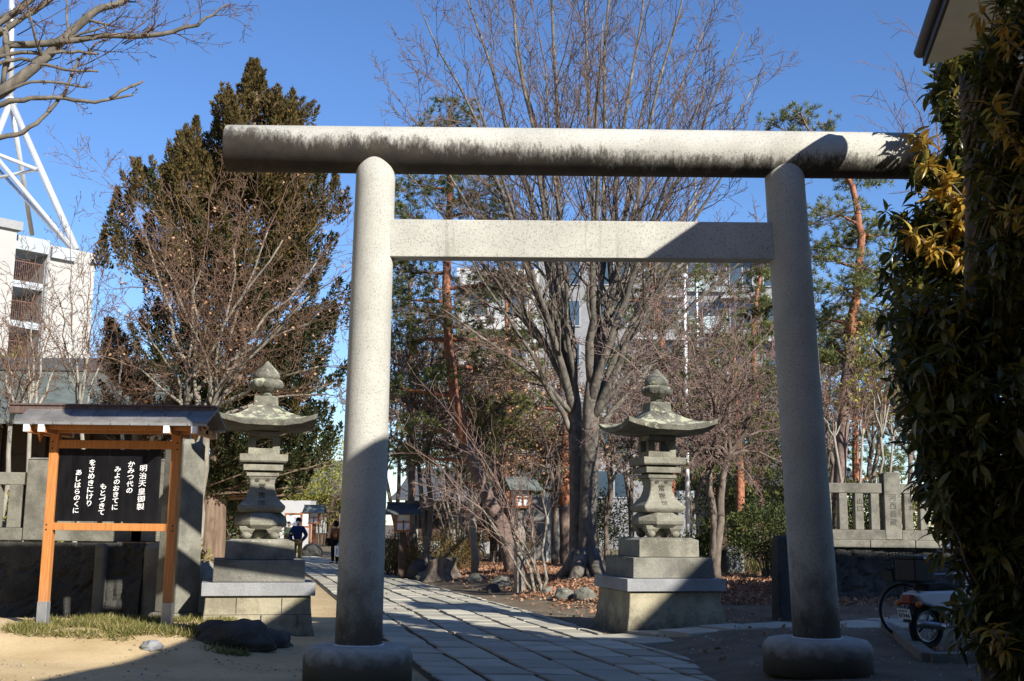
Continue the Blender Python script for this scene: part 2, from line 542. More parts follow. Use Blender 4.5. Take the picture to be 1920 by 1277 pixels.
M['limeleaf'] = leafmat('yellow_green_leaf', (.16, .17, .03), (.27, .26, .05), (.40, .34, .08), .3, .5, .25)
M['hedge_leaf'] = leafmat('brown_hedge_leaf', (.09, .065, .022), (.16, .115, .04), (.22, .16, .06), .2, .7, .15)
M['shrub_leaf'] = leafmat('shrub_leaf', (.03, .05, .015), (.07, .09, .025), (.14, .14, .05), .2, .5, .3)
M['tan_leaf'] = leafmat('clinging_dry_leaf', (.42, .22, .10), (.55, .33, .18), (.62, .42, .26), .3, .7, .1)

# buildings and small things
M['plaster'] = plain('white_plaster', (.66, .64, .58), .85, .08, 2)
M['soffit'] = plain('soffit_board', (.58, .56, .50), .8, .06)
M['gutter'] = plain('dark_gutter', (.028, .024, .024), .45, .2)
M['apart'] = plain('pale_concrete', (.40, .39, .365), .85, .07, 1.2)
M['apart2'] = plain('bluish_concrete', (.38, .42, .45), .8, .08, 1.2)
M['screening'] = plain('dull_screening_wall', (.13, .13, .125), .85, .1)  # wall colour of the added, unseen blocks that hold back skylight
M['concdark'] = plain('concrete_mid_grey', (.30, .30, .30), .85, .1)  # even grey for tower cap, drainpipe, hall walls and doors
M['pinkdoor'] = plain('pink_door', (.50, .22, .18), .6, .06)
M['rail'] = plain('rusty_rail', (.14, .07, .055), .6)
M['steel'] = plain('galvanised_tube', (.62, .63, .65), .38, .06, 3, .5, .35)
def brickmat(name, c1, c2, sc):
    n = NT(name)
    b = n.n('ShaderNodeTexBrick')
    b.inputs['Scale'].default_value = sc
    b.inputs['Color1'].default_value = (*c1, 1); b.inputs['Color2'].default_value = (*c2, 1)
    b.inputs['Mortar'].default_value = (.20, .20, .20, 1)
    b.inputs['Mortar Size'].default_value = .012
    mp = n.n('ShaderNodeMapping'); mp.inputs['Rotation'].default_value = (R(90), 0, 0)
    n.l(n.tc.outputs['Object'], mp.inputs['Vector']); n.l(mp.outputs[0], b.inputs['Vector'])
    col = n.mix(n.ramp(n.noise(.5, 3), (.3, 0.0), (.8, .3)), b.outputs['Color'], (.18, .18, .18))
    return n.fin(col, .8, .2)
M['tile'] = brickmat('grey_wall_tile', (.225, .225, .232), (.27, .27, .275), 1.6)
M['white'] = plain('white_render', (.42, .42, .415), .7, .05, 1)
M['glass'] = plain('window_glass', (.05, .075, .10), .08, .3, .4, .8)
M['frost'] = plain('frosted_glass', (.36, .43, .44), .35, .1, 2)
M['shutter'] = plain('grey_curtain', (.30, .31, .33), .7)
M['darktile'] = plain('dark_roof_tile', (.085, .09, .095), .6, .3, 4)
M['rubber'] = plain('black_rubber', (.018, .018, .018), .75)
M['blackplastic'] = plain('black_plastic', (.012, .012, .013), .5)
M['chrome'] = plain('dull_chrome', (.30, .30, .31), .3, .05, 5, .5, .9)
M['mirror'] = plain('mirror_glass', (.85, .87, .9), .03, .01, 5, .5, 1.0)
M['whitebody'] = plain('white_body_panel', (.62, .63, .66), .35, .03, 3, .5)
M['redlens'] = plain('red_lens', (.20, .012, .010), .2, .1, 5, .6)
M['amber'] = plain('amber_lens', (.55, .15, .015), .2, .1, 5, .6)
M['plate'] = plain('plate_white', (.75, .76, .76), .5, .02)
M['plategreen'] = plain('plate_green', (.02, .13, .05), .6, .02)
M['paper'] = plain('white_paper', (.82, .82, .82), .8, .03)
def cloth(name, c): return plain(name, c, .85, .22, 12, .15, 0, .25)
M['skin'] = plain('skin', (.50, .31, .22), .55, .06)
M['navy'] = cloth('navy_puffer', (.022, .032, .11)); M['khaki'] = cloth('khaki_trousers', (.33, .20, .055))
M['brown'] = cloth('brown_puffer', (.24, .105, .05)); M['black'] = cloth('black_cloth', (.014, .014, .016))
M['hair'] = cloth('black_hair', (.012, .010, .010)); M['maskw'] = cloth('white_cloth', (.78, .78, .78))
M['plum'] = cloth('plum_jacket', (.06, .03, .05)); M['denim'] = cloth('pale_denim', (.32, .40, .52))
M['peach'] = cloth('orange_coat', (.72, .30, .13)); M['grey'] = cloth('pink_grey_cloth', (.42, .33, .32)); M['green'] = cloth('dark_green_coat', (.03, .045, .035))
M['tan'] = cloth('tan_bag', (.25, .16, .09))

# ------------------------------------------------------------------ lettering
_gl = {}
def _glyph_raw(ch, off):
    cu = bpy.data.curves.new('glyph', 'FONT')
    cu.body = ch
    cu.align_x, cu.align_y = 'CENTER', 'CENTER'
    cu.offset = off
    cu.extrude = .012
    cu.resolution_u = 2
    ob = bpy.data.objects.new('glyph', cu)
    C.objects.link(ob)
    bpy.context.view_layer.update()
    dg = bpy.context.evaluated_depsgraph_get()
    me = bpy.data.meshes.new_from_object(ob.evaluated_get(dg))
    vs = np.array([v.co[:] for v in me.vertices]).reshape(-1, 3)
    fs = [tuple(p.vertices) for p in me.polygons]
    bpy.data.objects.remove(ob); bpy.data.curves.remove(cu); bpy.data.meshes.remove(me)
    return vs, fs

def glyph(ch, bold=.018):
    """triangulated character centred on the origin, strokes thickened by bold (spikes of the offset clipped)"""
    if (ch, bold) in _gl: return _gl[(ch, bold)]
    v0, _ = _glyph_raw(ch, 0.0)
    lo, hi = v0.min(0)[:2] - bold, v0.max(0)[:2] + bold
    vs, fs = _glyph_raw(ch, bold)
    vs[:, :2] = np.clip(vs[:, :2], lo, hi) - (lo + hi) / 2
    _gl[(ch, bold)] = (vs, fs)
    return _gl[(ch, bold)]

def put(mb, ch, size, c, right=(1, 0, 0), up=(0, 0, 1), bold=.018, slant=0.0, wide=1.0):
    vs, fs = glyph(ch, bold)
    r, u = Vector(right), Vector(up)
    nn = r.cross(u)
    c = Vector(c)
    mb.add([c + r * (v[0] * size * wide) + u * ((v[1] + slant * v[0]) * size) + nn * (v[2] * size) for v in vs], fs)

# ================================================================== THE SETTING
rng = random.Random(7)

def ground():
    xs = np.concatenate([[-600, -250, -120, -70, -45, -32, -24], np.arange(-18, 18.01, .25), [24, 32, 45, 70, 120, 250, 600]])
    ys = np.concatenate([[-200, -60, -20, -8, 0, 5], np.arange(8, 50.01, .25), [54, 60, 70, 85, 110, 150, 250, 450, 900]])
    nx, ny = len(xs), len(ys)
    V = []
    for y in ys:
        for x in xs:
            z = H(x, y)
            off = max(pl(y) - .05 - x, x - pr(y) - .05)
            if abs(x) < 18 and 8 < y < 50:
                k = ss(0, .5, off)
                z += .022 * mnoise.noise(Vector((x * .8, y * .8, 0))) * k + .012 * mnoise.noise(Vector((x * 2.3, y * 2.3, 3))) * k
            V.append((x, y, z))
    F = [(j * nx + i, j * nx + i + 1, (j + 1) * nx + i + 1, (j + 1) * nx + i) for j in range(ny - 1) for i in range(nx - 1)]
    o = arr_mesh('ground', V, F, M['ground'], smooth=True)
    o['kind'] = 'structure'
ground()

def paving():
    """stone slabs in five lanes that follow the bend of the path, a narrow edging lane on its right"""
    mb = MB()
    r = random.Random(3)
    lanes = [(0, .155), (.155, .325), (.325, .485), (.485, .65), (.65, .80), (.80, .945), (.95, 1.0)]
    for li, (t0, t1) in enumerate(lanes):
        y = 6.0 + r.random()
        while y < 60:
            L = r.uniform(.48, .92) * (1 if li < 6 else .8)
            g = .024 + .018 * r.random()
            zt = .034 + r.uniform(-.006, .006)
            q = []
            for (tt, yy, sx, sy) in ((t0, y, 1, 1), (t1, y, -1, 1), (t1, y + L, -1, -1), (t0, y + L, 1, -1)):
                w = pr(yy) - pl(yy)
                q.append((pl(yy) + tt * w + sx * g + r.uniform(-.018, .018), yy + sy * g + r.uniform(-.03, .03) - .06 * (tt - .5) * w, 0))
            zb = [zt + r.uniform(-.005, .005) for _ in range(4)]
            c = .012
            cx = sum(p[0] for p in q) / 4; cy = sum(p[1] for p in q) / 4
            top = [(p[0] + (cx - p[0]) * .03, p[1] + (cy - p[1]) * .03, z) for p, z in zip(q, zb)]
            rim = [(p[0], p[1], z - c) for p, z in zip(q, zb)]
            bot = [(p[0], p[1], -.06) for p in q]
            mb.add(top + rim + bot, [(0, 1, 2, 3)] + [(4 + i, 4 + (i + 1) % 4, (i + 1) % 4, i) for i in range(4)] + [(8 + i, 8 + (i + 1) % 4, 4 + (i + 1) % 4, 4 + i) for i in range(4)])
            y += L
    bed = MB()
    ys = np.linspace(6, 60, 60)
    for y0, y1 in zip(ys[:-1], ys[1:]):
        k = len(bed.v)
        bed.add([(pl(y0) - .02, y0, .012), (pr(y0) + .02, y0, .012), (pr(y1) + .02, y1, .012), (pl(y1) - .02, y1, .012)], [(0, 1, 2, 3)])
    o = bed.build('path_bed', M['bed']); o['kind'] = 'structure'
    o = mb.build('path', M['pave'])
    o['kind'] = 'structure'
    # the branch of paving to the right
    mb = MB()
    a, b = G(1150, 1203), G(1660, 1150)
    a = Vector((1.75, 15.9, 0)); b = Vector((8.2, 20.6, 0))
    t = (b - a).normalized(); w = Vector((-t.y, t.x, 0))
    s = 0.0
    while s < (b - a).length:
        L = r.uniform(.75, 1.05)
        for k in range(2):
            o0, o1 = k * .68 - .1, k * .68 + .56
            if k == 1 and s > 1.0 and r.random() < .12: continue
            z = H(*(a + t * (s + L / 2) + w * (o0 + .3)).xy) + .035
            q = [a + t * (s + .015) + w * (o0 + .012), a + t * (s + L - .015) + w * (o0 + .012), a + t * (s + L - .015) + w * o1, a + t * (s + .015) + w * o1]
            q = [(p.x + r.uniform(-.02, .02), p.y + r.uniform(-.02, .02)) for p in q]
            mb.slab(q, z - .12, z + r.uniform(-.008, .008))
        s += L
    o = mb.build('side_path', M['pave'], bevel=.008)
    o['kind'] = 'structure'
paving()

# kerbed strip where the bikes stand
def kerb():
    mb = MB()
    pts = [G(1662, 1183), G(1742, 1243), G(1990, 1243)]
    for a, b in zip(pts[:-1], pts[1:]):
        d = (b - a); L = d.length; d.normalize()
        s = 0
        while s < L - .05:
            e = min(L, s + .9)
            p, q = a + d * (s + .008), a + d * (e - .008)
            z = H(p.x, p.y)
            mb.bar((p.x, p.y, z + .045), (q.x, q.y, z + .045), .16, .13)
            s = e
    o = mb.build('kerb', M['curb'], bevel=.012)
    o['kind'] = 'structure'
kerb()

# ================================================================== THE GATE
def torii():
    YL, YR = 11.95, 12.05
    bl, br = P(672, 1210, YL), P(1532, 1197, YR)
    tl, tr = P(705.5, 300, YL), P(1469, 308, YR)
    la, lb = P(426, 278.5, YL - .03), P(1725, 293, YR + .02)
    root = thing('torii_gate', 'pale granite shrine gate with a round, dark-streaked top beam on two thick round pillars', 'torii', (0, 12, 0))
    O = Vector((0, 12, 0))
    for b, t in ((bl, tl), (br, tr)):
        zt = b.z
        m = MB()
        prof = [(.02, -.34), (.545, -.34), (.548, -.10), (.53, -.045), (.49, -.008), (.43, .004), (.27, .006), (.02, .006)]
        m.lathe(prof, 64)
        f = m.build('base_stone', M['gate_foot'], root, smooth=True)
        f.location = b - O
        m = MB()
        rr = random.Random(int(b.x * 10))
        for k in range(46):
            a = 2 * math.pi * k / 46
            a2 = a + 2 * math.pi / 46
            r0, r1 = .226, .258 + .016 * mnoise.noise(Vector((math.cos(a) * 2, math.sin(a) * 2, b.x)))
            m.add([(r0 * math.cos(a), r0 * math.sin(a), .012), (r1 * math.cos(a), r1 * math.sin(a), .004), (r1 * math.cos(a2), r1 * math.sin(a2), .004), (r0 * math.cos(a2), r0 * math.sin(a2), .012),
                   (r0 * math.cos(a), r0 * math.sin(a), .022), (r0 * math.cos(a2), r0 * math.sin(a2), .022)], [(0, 1, 2, 3), (4, 1, 2, 5)])
        mo = m.build('mortar', M['mortar'], f)
        mo.location = (0, 0, .004)
        # pillar, axis leaning a little inwards
        m = MB()
        ax = (t - b)
        L = ax.length + .10
        N = 14
        prof = [(.238 - .030 * (j / N) ** 1.1, L * j / N) for j in range(N + 1)]
        m.lathe([(.02, 0)] + prof + [(.02, L)], 72)
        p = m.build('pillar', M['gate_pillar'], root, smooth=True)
        p.location = b - O
        p.rotation_euler = ax.to_track_quat('Z', 'Y').to_euler()
        p.rotation_euler = Matrix.Rotation(math.atan2(ax.x, ax.z), 4, 'Y').to_euler()
    # top beam
    m = MB()
    ax = lb - la
    L = ax.length
    prof = [(.02, -L / 2), (.243, -L / 2), (.251, -L / 2 + .012), (.253, -L / 4), (.255, 0), (.253, L / 4), (.251, L / 2 - .012), (.243, L / 2), (.02, L / 2)]
    m2 = MB().lathe(prof, 80)
    m.v = [(z, y, -x) for x, y, z in m2.v]
    m.f = m2.f
    o = m.build('lintel', M['gate_lintel'], root, smooth=True)
    o.location = (la + lb) / 2 - O
    o.rotation_euler = (0, -math.atan2(ax.z, ax.x), math.atan2(ax.y, ax.x))
    # tie beam
    a, b = P(741, 450, YL), P(1445, 455.5, YR)
    m = MB().box((0, 0, 0), ((b - a).length + .10, .20, .405))
    o = m.build('crossbeam', M['gate_beam'], root, bevel=.008)
    o.location = (a + b) / 2 - O
    d = b - a
    o.rotation_euler = (0, -math.atan2(d.z, d.x), math.atan2(d.y, d.x))
torii()

# ================================================================== STONE LANTERNS
def lantern():
    root = thing('stone_lantern', 'mossy stone lantern on stepped stone blocks, left of the paved path beside the sign board', 'stone lantern', P(488, 977, 17.4) * 1, R(14), 'pair of stone lanterns flanking the path')
    root.location.z = 0
    m = MB().sq([(.80, -.2), (.795, .02), (.765, .16), (.745, .32), (.735, .45), (.735, .555)])
    # block joints of the flared base
    o = m.build('base', M['tuff'], root, bevel=.02)
    j = MB()
    for z in (.30,):
        j.sq([(.750, z - .004), (.750, z + .004)])
    for x, z0, z1 in ((-.30, .30, .55), (.33, .30, .55), (.05, .0, .30), (-.5, 0, .3), (.55, 0, .3)):
        j.box((x, -.738 - .09 * (.3 - z0), (z0 + z1) / 2), (.006, .03, z1 - z0))
    j.build('joint', M['carve'], root)
    MB().sq([(.79, .56), (.79, .742)]).build('slab', M['slab'], root, bevel=.008)
    MB().sq([(.645, .745), (.64, 1.05)]).build('step', M['lantern_dark'], root, bevel=.012)
    MB().sq([(.49, 1.053), (.485, 1.31), (.40, 1.345)]).build('step', M['lantern'], root, bevel=.012)
    m = MB()
    for x in (-.20, .20):
        for y in (-.20, .20):
            m.ball((x, y, 1.415), (.085, .085, .075), 12, 8)
    m.lathe([(.02, 1.345), (.11, 1.345), (.10, 1.50), (.02, 1.50)], 14)
    m.build('foot', M['lantern'], root, smooth=True)
    k = dict(n=8, rot=math.pi / 8)
    m = MB().sq([(.18, 1.475), (.30, 1.49), (.375, 1.55), (.385, 1.60), (.37, 1.66), (.30, 1.725), (.28, 1.73)], **k)
    for i in range(4):                                   # cloud-shaped legs under the dish
        a = R(45 + 90 * i)
        m.sq([(.07, 1.42), (.11, 1.48), (.12, 1.53)], cx=.27 * math.cos(a), cy=.27 * math.sin(a))
    m.build('dish', M['lantern'], root, bevel=.01)
    m = MB().sq([(.30, 1.73), (.345, 1.79), (.34, 1.83), (.27, 1.90), (.215, 1.98), (.185, 2.07), (.178, 2.14), (.19, 2.21), (.225, 2.262)], n=4)
    o = m.build('body', M['lantern'], root, bevel=.02)
    c = MB()
    hb = lambda z: float(np.interp(z, [1.83, 1.90, 1.98, 2.07, 2.14, 2.21, 2.262], [.34, .27, .215, .185, .178, .19, .225]))
    for ch, z, s in (('常', 2.115, .115), ('夜', 1.99, .11)):
        u = Vector((0, hb(z - .03) - hb(z + .03), .06)).normalized()
        put(c, ch, s, (0, -hb(z) - .012, z), up=u, bold=.003)
    put(c, '奉', .07, (.075, -.205, 2.205), up=(0, -.45, .9), bold=.005)
    put(c, '献', .07, (-.075, -.205, 2.205), up=(0, -.45, .9), bold=.005)
    put(c, '燈', .11, (0, -.297, 1.875), up=(0, .70, .71), bold=.002)
    c.build('inscription', M['carve'], o)
    MB().sq([(.235, 2.263), (.235, 2.315), (.18, 2.33), (.18, 2.345)]).sq([(.285, 2.346), (.29, 2.43), (.22, 2.45), (.22, 2.462)]).sq([(.33, 2.464), (.35, 2.49), (.35, 2.585)]).build('tier', M['lantern'], root, bevel=.008)
    # fire box with four openings
    m = MB()
    z0, z1 = 2.587, 2.93
    m.box((0, 0, z0 + .045), (.46, .46, .09)).box((0, 0, z1 - .04), (.46, .46, .08))
    for x in (-.175, .175):
        for y in (-.175, .175):
            m.box((x, y, (z0 + z1) / 2), (.11, .11, z1 - z0 - .17))
    m.build('fire_box', M['lantern'], root, bevel=.01)
    # roof with upturned corners
    N = 28
    vs, fs = [], []
    prof_u = [0, .15, .3, .45, .6, .75, .88, 1.0]
    def zt(u): return 3.335 - .275 * (1 - (1 - u) ** 1.75) if u < 1 else 3.06
    rings = []
    def ring(h, zf, lift, k=1.0):
        out = []
        for i in range(4 * N):
            s, tt = divmod(i, N)
            q = -1 + 2 * tt / N
            x, y = [(q, -1), (1, q), (-q, 1), (-1, -q)][s]
            out.append((x * h, y * h, zf + lift * abs(q) ** 2.6))
        return out
    for u in prof_u:
        rings.append(ring(.17 + (.735 - .17) * u, zt(u), .115 * u ** 2.5))
    rings.append(ring(.72, 2.985, .115))
    rings.append(ring(.50, 2.945, .03))
    rings.append(ring(.24, 2.932, 0))
    K = 4 * N
    for g in rings: vs += g
    for a in range(len(rings) - 1):
        for i in range(K):
            fs.append((a * K + i, a * K + (i + 1) % K, (a + 1) * K + (i + 1) % K, (a + 1) * K + i))
    fs.append(tuple(range(K)))
    fs.append(tuple(reversed(range((len(rings) - 1) * K, len(rings) * K))))
    fs = [tuple(reversed(f)) for f in fs]
    vs = [(x, y, z + .010 * mnoise.noise(Vector((x * 6, y * 6, z * 5)))) for x, y, z in vs]
    m = MB(); m.add(vs, fs)
    m.build('roof', M['lantern_top'], root)
    MB().sq([(.185, 3.30), (.175, 3.465)]).build('neck', M['lantern_top'], root, bevel=.015)
    m = MB()
    m.lathe([(.02, 3.46), (.10, 3.465), (.085, 3.52), (.10, 3.55), (.20, 3.59), (.238, 3.64), (.235, 3.69), (.20, 3.725), (.185, 3.73)], 16)
    for i in range(8):
        a = 2 * math.pi * i / 8
        m.ball((.185 * math.cos(a), .185 * math.sin(a), 3.655), (.075, .075, .075), 8, 6)
    m.lathe([(.02, 3.70), (.18, 3.72), (.197, 3.77), (.19, 3.82), (.15, 3.875), (.09, 3.92), (.05, 3.965), (.012, 4.01)], 20)
    vs = [(x + .012 * mnoise.noise(Vector((x * 9, y * 9, z * 9))), y + .012 * mnoise.noise(Vector((x * 9, y * 9, z * 9 + 5))), z + .008 * mnoise.noise(Vector((x * 9, y * 9, z * 9 + 9)))) for x, y, z in m.v]
    m.v = vs
    m.build('jewel', M['lantern_top'], root, smooth=True)
    return root
LAN = lantern()
q = P(1233, 985, 18.35)
LAN2 = dup(LAN, (q.x, q.y, .08), R(14), 'mossy stone lantern on blocks dotted with white lichen, right of the path', 1.0)

for o_ in kids(LAN2):
    if o_.name.startswith('joint'): bpy.data.objects.remove(o_)

# ================================================================== SIGN BOARD
def sign():
    Y = 15.5
    pa, pb = P(80, 1163, Y), P(313, 1166, Y)
    root = thing('roofed_sign_board', 'orange wooden sign with a small copper roof and a black board of white brush writing', 'sign board', ((pa.x + pb.x) / 2, Y, 0))
    w = (pb.x - pa.x) / 2
    Z = lambda py, px=200: P(px, py, Y).z
    ztop = Z(806, 96)
    for s in (-1, 1):
        x = s * w
        gz = H(root.location.x + x, Y)
        p = MB().box((x, 0, (gz + .30 + ztop) / 2), (.118, .118, ztop - gz - .30)).build('post', M['wood'], root, bevel=.006)
        MB().box((x, 0, gz + .14), (.128, .128, .36)).build('zinc_sleeve', M['zinc'], p, bevel=.004)
        b = MB()
        for z in (Z(830), Z(842), Z(985), Z(994)):
            b.ball((x + .02 * s, -.060, z), (.012, .01, .012), 8, 6)
        b.build('bolt', M['gutter'], p)
    MB().box((0, 0, (Z(826) + Z(841)) / 2), (2 * w - .12, .10, Z(826) - Z(841))).build('upper_beam', M['woodh'], root, bevel=.005)
    MB().box((0, 0, (Z(981) + Z(995)) / 2), (2 * w - .12, .105, Z(981) - Z(995))).build('lower_beam', M['woodh'], root, bevel=.005)
    x0, x1 = P(108, 900, Y).x - root.location.x, P(300, 900, Y).x - root.location.x
    z1, z0 = Z(843), Z(978)
    b = MB()
    nb = 8
    for i in range(nb):
        a = x0 + (x1 - x0) * i / nb
        c = x0 + (x1 - x0) * (i + 1) / nb
        b.box(((a + c) / 2, 0, (z0 + z1) / 2), (c - a - .003, .03 + .002 * (i % 2), z1 - z0))
    board = b.build('black_board', M['board'], root, bevel=.002)
    cols = [('明治天皇御製', 267.5, 871, 957), ('かみつ代の', 244.5, 864, 926), ('みよのおきてに', 219.5, 874, 957), ('もとづきて', 195.0, 906, 967), ('をさめきにけり', 171.0, 861, 950), ('あしはらのくに', 147.0, 880, 963)]
    for txt, px, ya, yb in cols:
        t = MB()
        n = len(txt)
        for i, ch in enumerate(txt):
            f = (i + .5) / n
            py = ya + (yb - ya) * f
            pt = P(px - 8.0 * (py - 910) / 100, py, Y)
            sz = (yb - ya) / n * Y / FPX * .87
            kanji = ch in '明治天皇御製代'
            put(t, ch, sz * (1.06 if kanji else 1.13), (pt.x - root.location.x, -.022, pt.z), bold=.004 if kanji else .013, slant=.12, wide=1.12)
        t.build('writing', M['ink'], board)
    # roof: ridge board, two copper slopes, rafters with white ends
    ze, zr = Z(800), Z(781)
    xl, xr_ = P(28, 800, Y - .5).x - root.location.x, P(388, 803, Y - .5).x - root.location.x
    m = MB()
    for s in (-1, 1):
        q = [(-.05 * 0, zr + .0)]
        a, c = (0, zr + .09), (s * .52, ze + .0)
        n0 = len(m.v)
        vs = []
        for x in (xl, xr_):
            vs += [(x, 0, a[1] + .035), (x, c[0], c[1] + .035), (x, c[0], c[1]), (x, 0, a[1])]
        m.add(vs, [(0, 1, 5, 4), (1, 2, 6, 5), (2, 3, 7, 6), (0, 3, 2, 1), (4, 5, 6, 7)])
    for i in range(1, 8):
        x = xl + (xr_ - xl) * i / 8
        for s in (-1, 1):
            m.bar((x, s * .03, zr + .124), (x, s * .525, ze + .037), .012, .006)
    rf = m.build('roof', M['roofgrey'], root)
    rl, rr_ = P(22, 775, Y).x - root.location.x, P(404, 778, Y).x - root.location.x
    zt, zb = Z(764), Z(781)
    MB().box(((rl + rr_) / 2, 0, (zt + zb) / 2 + .02), (rr_ - rl, .19, zt - zb - .01)).box(((rl + rr_) / 2, 0, zt + .022), (rr_ - rl + .05, .24, .025)).build('ridge', M['copper'], root, bevel=.006)
    g = MB()
    for i in range(10):
        x = xl + (xr_ - xl) * (i + .5) / 10
        g.box((x, -.51, ze - .004), ((xr_ - xl) / 10 - .012, .05, .03))
        g.box((x, .51, ze - .004), ((xr_ - xl) / 10 - .012, .05, .03))
    g.build('eave_strip', M['zinc'], rf)
    m = MB()
    m.box(((xl + xr_) / 2, -.34, ze - .045), (xr_ - xl - .2, .08, .05)).box(((xl + xr_) / 2, .34, ze - .045), (xr_ - xl - .2, .08, .05))
    m.box(((xl + xr_) / 2, 0, ze - .03), (xr_ - xl - .25, .12, .12))
    m.build('purlin', M['woodh'], root)
    for x in (xl + .16, -w, w, xr_ - .16):
        a = MB().bar((x, -.48, ze - .075), (x, .48, ze - .075), .07, .09).build('bracket', M['woodh'], root, bevel=.004)
        MB().box((x, -.51, ze - .065), (.074, .05, .10)).box((x, .51, ze - .065), (.074, .05, .10)).build('white_cap', M['paint'], a)
    for x in (xl + .22, xr_ - .22):                     # pointed gable pendants
        MB().add([(x - .03, -.30, ze - .06), (x + .03, -.30, ze - .06), (x + .03, -.12, ze - .06), (x - .03, -.12, ze - .06), (x, -.2, ze - .24)], [(0, 1, 2, 3), (0, 1, 4), (1, 2, 4), (2, 3, 4), (3, 0, 4)]).build('pendant', M['woodh'], root)
sign()

# ================================================================== STONE FENCES, WALLS, MONUMENT
def rubble_wall(name, label, a, b, depth, z1, seed, round_end=False):
    """rubble-faced retaining wall from a to b (front line), top at z1"""
    a, b = Vector((a[0], a[1], 0)), Vector((b[0], b[1], 0))
    d = (b - a); L = d.length; d.normalize()
    n = Vector((-d.y, d.x, 0))
    root = thing(name, label, 'wall', a, math.atan2(d.y, d.x))
    nx, nz = int(L / .07), 22
    vs, fs = [], []
    r = random.Random(seed)
    cells = [(r.uniform(0, L), r.uniform(-.1, z1)) for _ in range(int(L * z1 / .13))]
    ca = np.array(cells)
    for j in range(nz + 1):
        for i in range(nx + 1):
            x, z = L * i / nx, -.15 + (z1 + .15) * j / nz
            dd = np.sort(np.hypot(ca[:, 0] - x, (ca[:, 1] - z) * 1.15))
            e = min(1, (dd[1] - dd[0]) / .09)
            y = -.07 * e ** .6 - .03 * mnoise.noise(Vector((x * 5, z * 5, seed))) + (z - z1 / 2) * .09
            vs.append((x, y, z))
    for j in range(nz):
        for i in range(nx):
            q = j * (nx + 1) + i
            fs.append((q, q + 1, q + nx + 2, q + nx + 1))
    m = MB(); m.add(vs, fs)
    m.build('rubble_face', M['wallstone'], root, smooth=False)
    MB().box((L / 2, depth / 2 + .10, z1 / 2 - .1), (L, depth - .1, z1 + .14)).build('core', M['wallstone'], root)
    return root, L

def tamagaki(name, label, a, b, zb, zt, posts, spacing, texts=None, zpost=None, pw=.30, bw=.09):
    """stone fence: bottom rail, balusters, top rail, tall posts at the given distances"""
    a, b = Vector((a[0], a[1], 0)), Vector((b[0], b[1], 0))
    d = b - a; L = d.length; d.normalize()
    root = thing(name, label, 'stone fence', (a.x, a.y, zb), math.atan2(d.y, d.x))
    hh = zt - zb
    ends = sorted(posts)
    edges = [0] + ends + [L]
    def span(p, q, i):
        x0 = p + (pw / 2 if i > 0 else 0) + .012
        x1 = q - (pw / 2 if i < len(edges) - 2 else 0) - .012
        MB().box(((x0 + x1) / 2, 0, hh - .10), (x1 - x0, .20, .20)).build('top_rail', M['fence'], root, bevel=.012)
        MB().box(((x0 + x1) / 2, 0, .10), (x1 - x0 + .02, .30, .20)).build('bottom_rail', M['fence'], root, bevel=.012)
        n = max(1, int((x1 - x0) / spacing))
        for k in range(n):
            x = x0 + (x1 - x0) * (k + .5) / n
            bl = MB().sq([(bw, .20), (bw * .94, hh - .2)], cx=x, ratio=1.0).build('baluster', M['fence'], root, bevel=.014)
    for i in range(len(edges) - 1): span(edges[i], edges[i + 1], i)
    for k, x in enumerate(ends):
        zp = (zpost or zt + .14) - zb
        m = MB().box((x, 0, zp / 2 - .01), (pw, pw * .9, zp - .04)).sq([(pw / 2, zp - .03), (pw * .36, zp)], cx=x)
        m.build('post', M['fence'], root, bevel=.012)
        if texts and texts[k]:
            t = MB()
            for i, ch in enumerate(texts[k][0]):
                put(t, ch, texts[k][2], (x, -pw * .45 - .003, texts[k][1] - i * texts[k][2] * 1.08), bold=.0)
            t.build('inscription', M['carve'], root)
    return root, L

# left of the path: rubble wall with stone fence behind the sign board
YW = 18.4
xe = P(266, 1080, YW).x
rubble_wall('rubble_wall', 'dark rubble stone wall with a pale rounded corner behind the sign board', (-13.2, YW + .0), (xe, YW), .9, P(150, 1017, YW).z, 11)
m = MB().box((xe + .17, YW + .45, .60), (.36, .95, 1.28)); o = m.build('corner_stone', M['monument'], None, bevel=.10, seg=4)
tag(o, 'pale grey rounded end stone of the rubble wall under the sign board', 'stone')
m = MB().box((xe - .62, YW - .10, .58), (.17, .18, 1.30)); o = m.build('upright_stone', M['rock'], None, bevel=.05, seg=3)
tag(o, 'narrow upright rough stone set into the rubble wall behind the sign', 'stone')
YF = 18.9
tamagaki('stone_fence', 'grey stone fence of square bars on the rubble wall left of the path', (-13, YF), (P(255, 940, YF).x, YF), P(50, 1011, YF).z - .02, P(30, 886, YF).z, [13 + P(80, 940, YF).x, 13 + P(80, 940, YF).x + 1.9], .36, None, P(80, 859, YF).z, .42, .112)

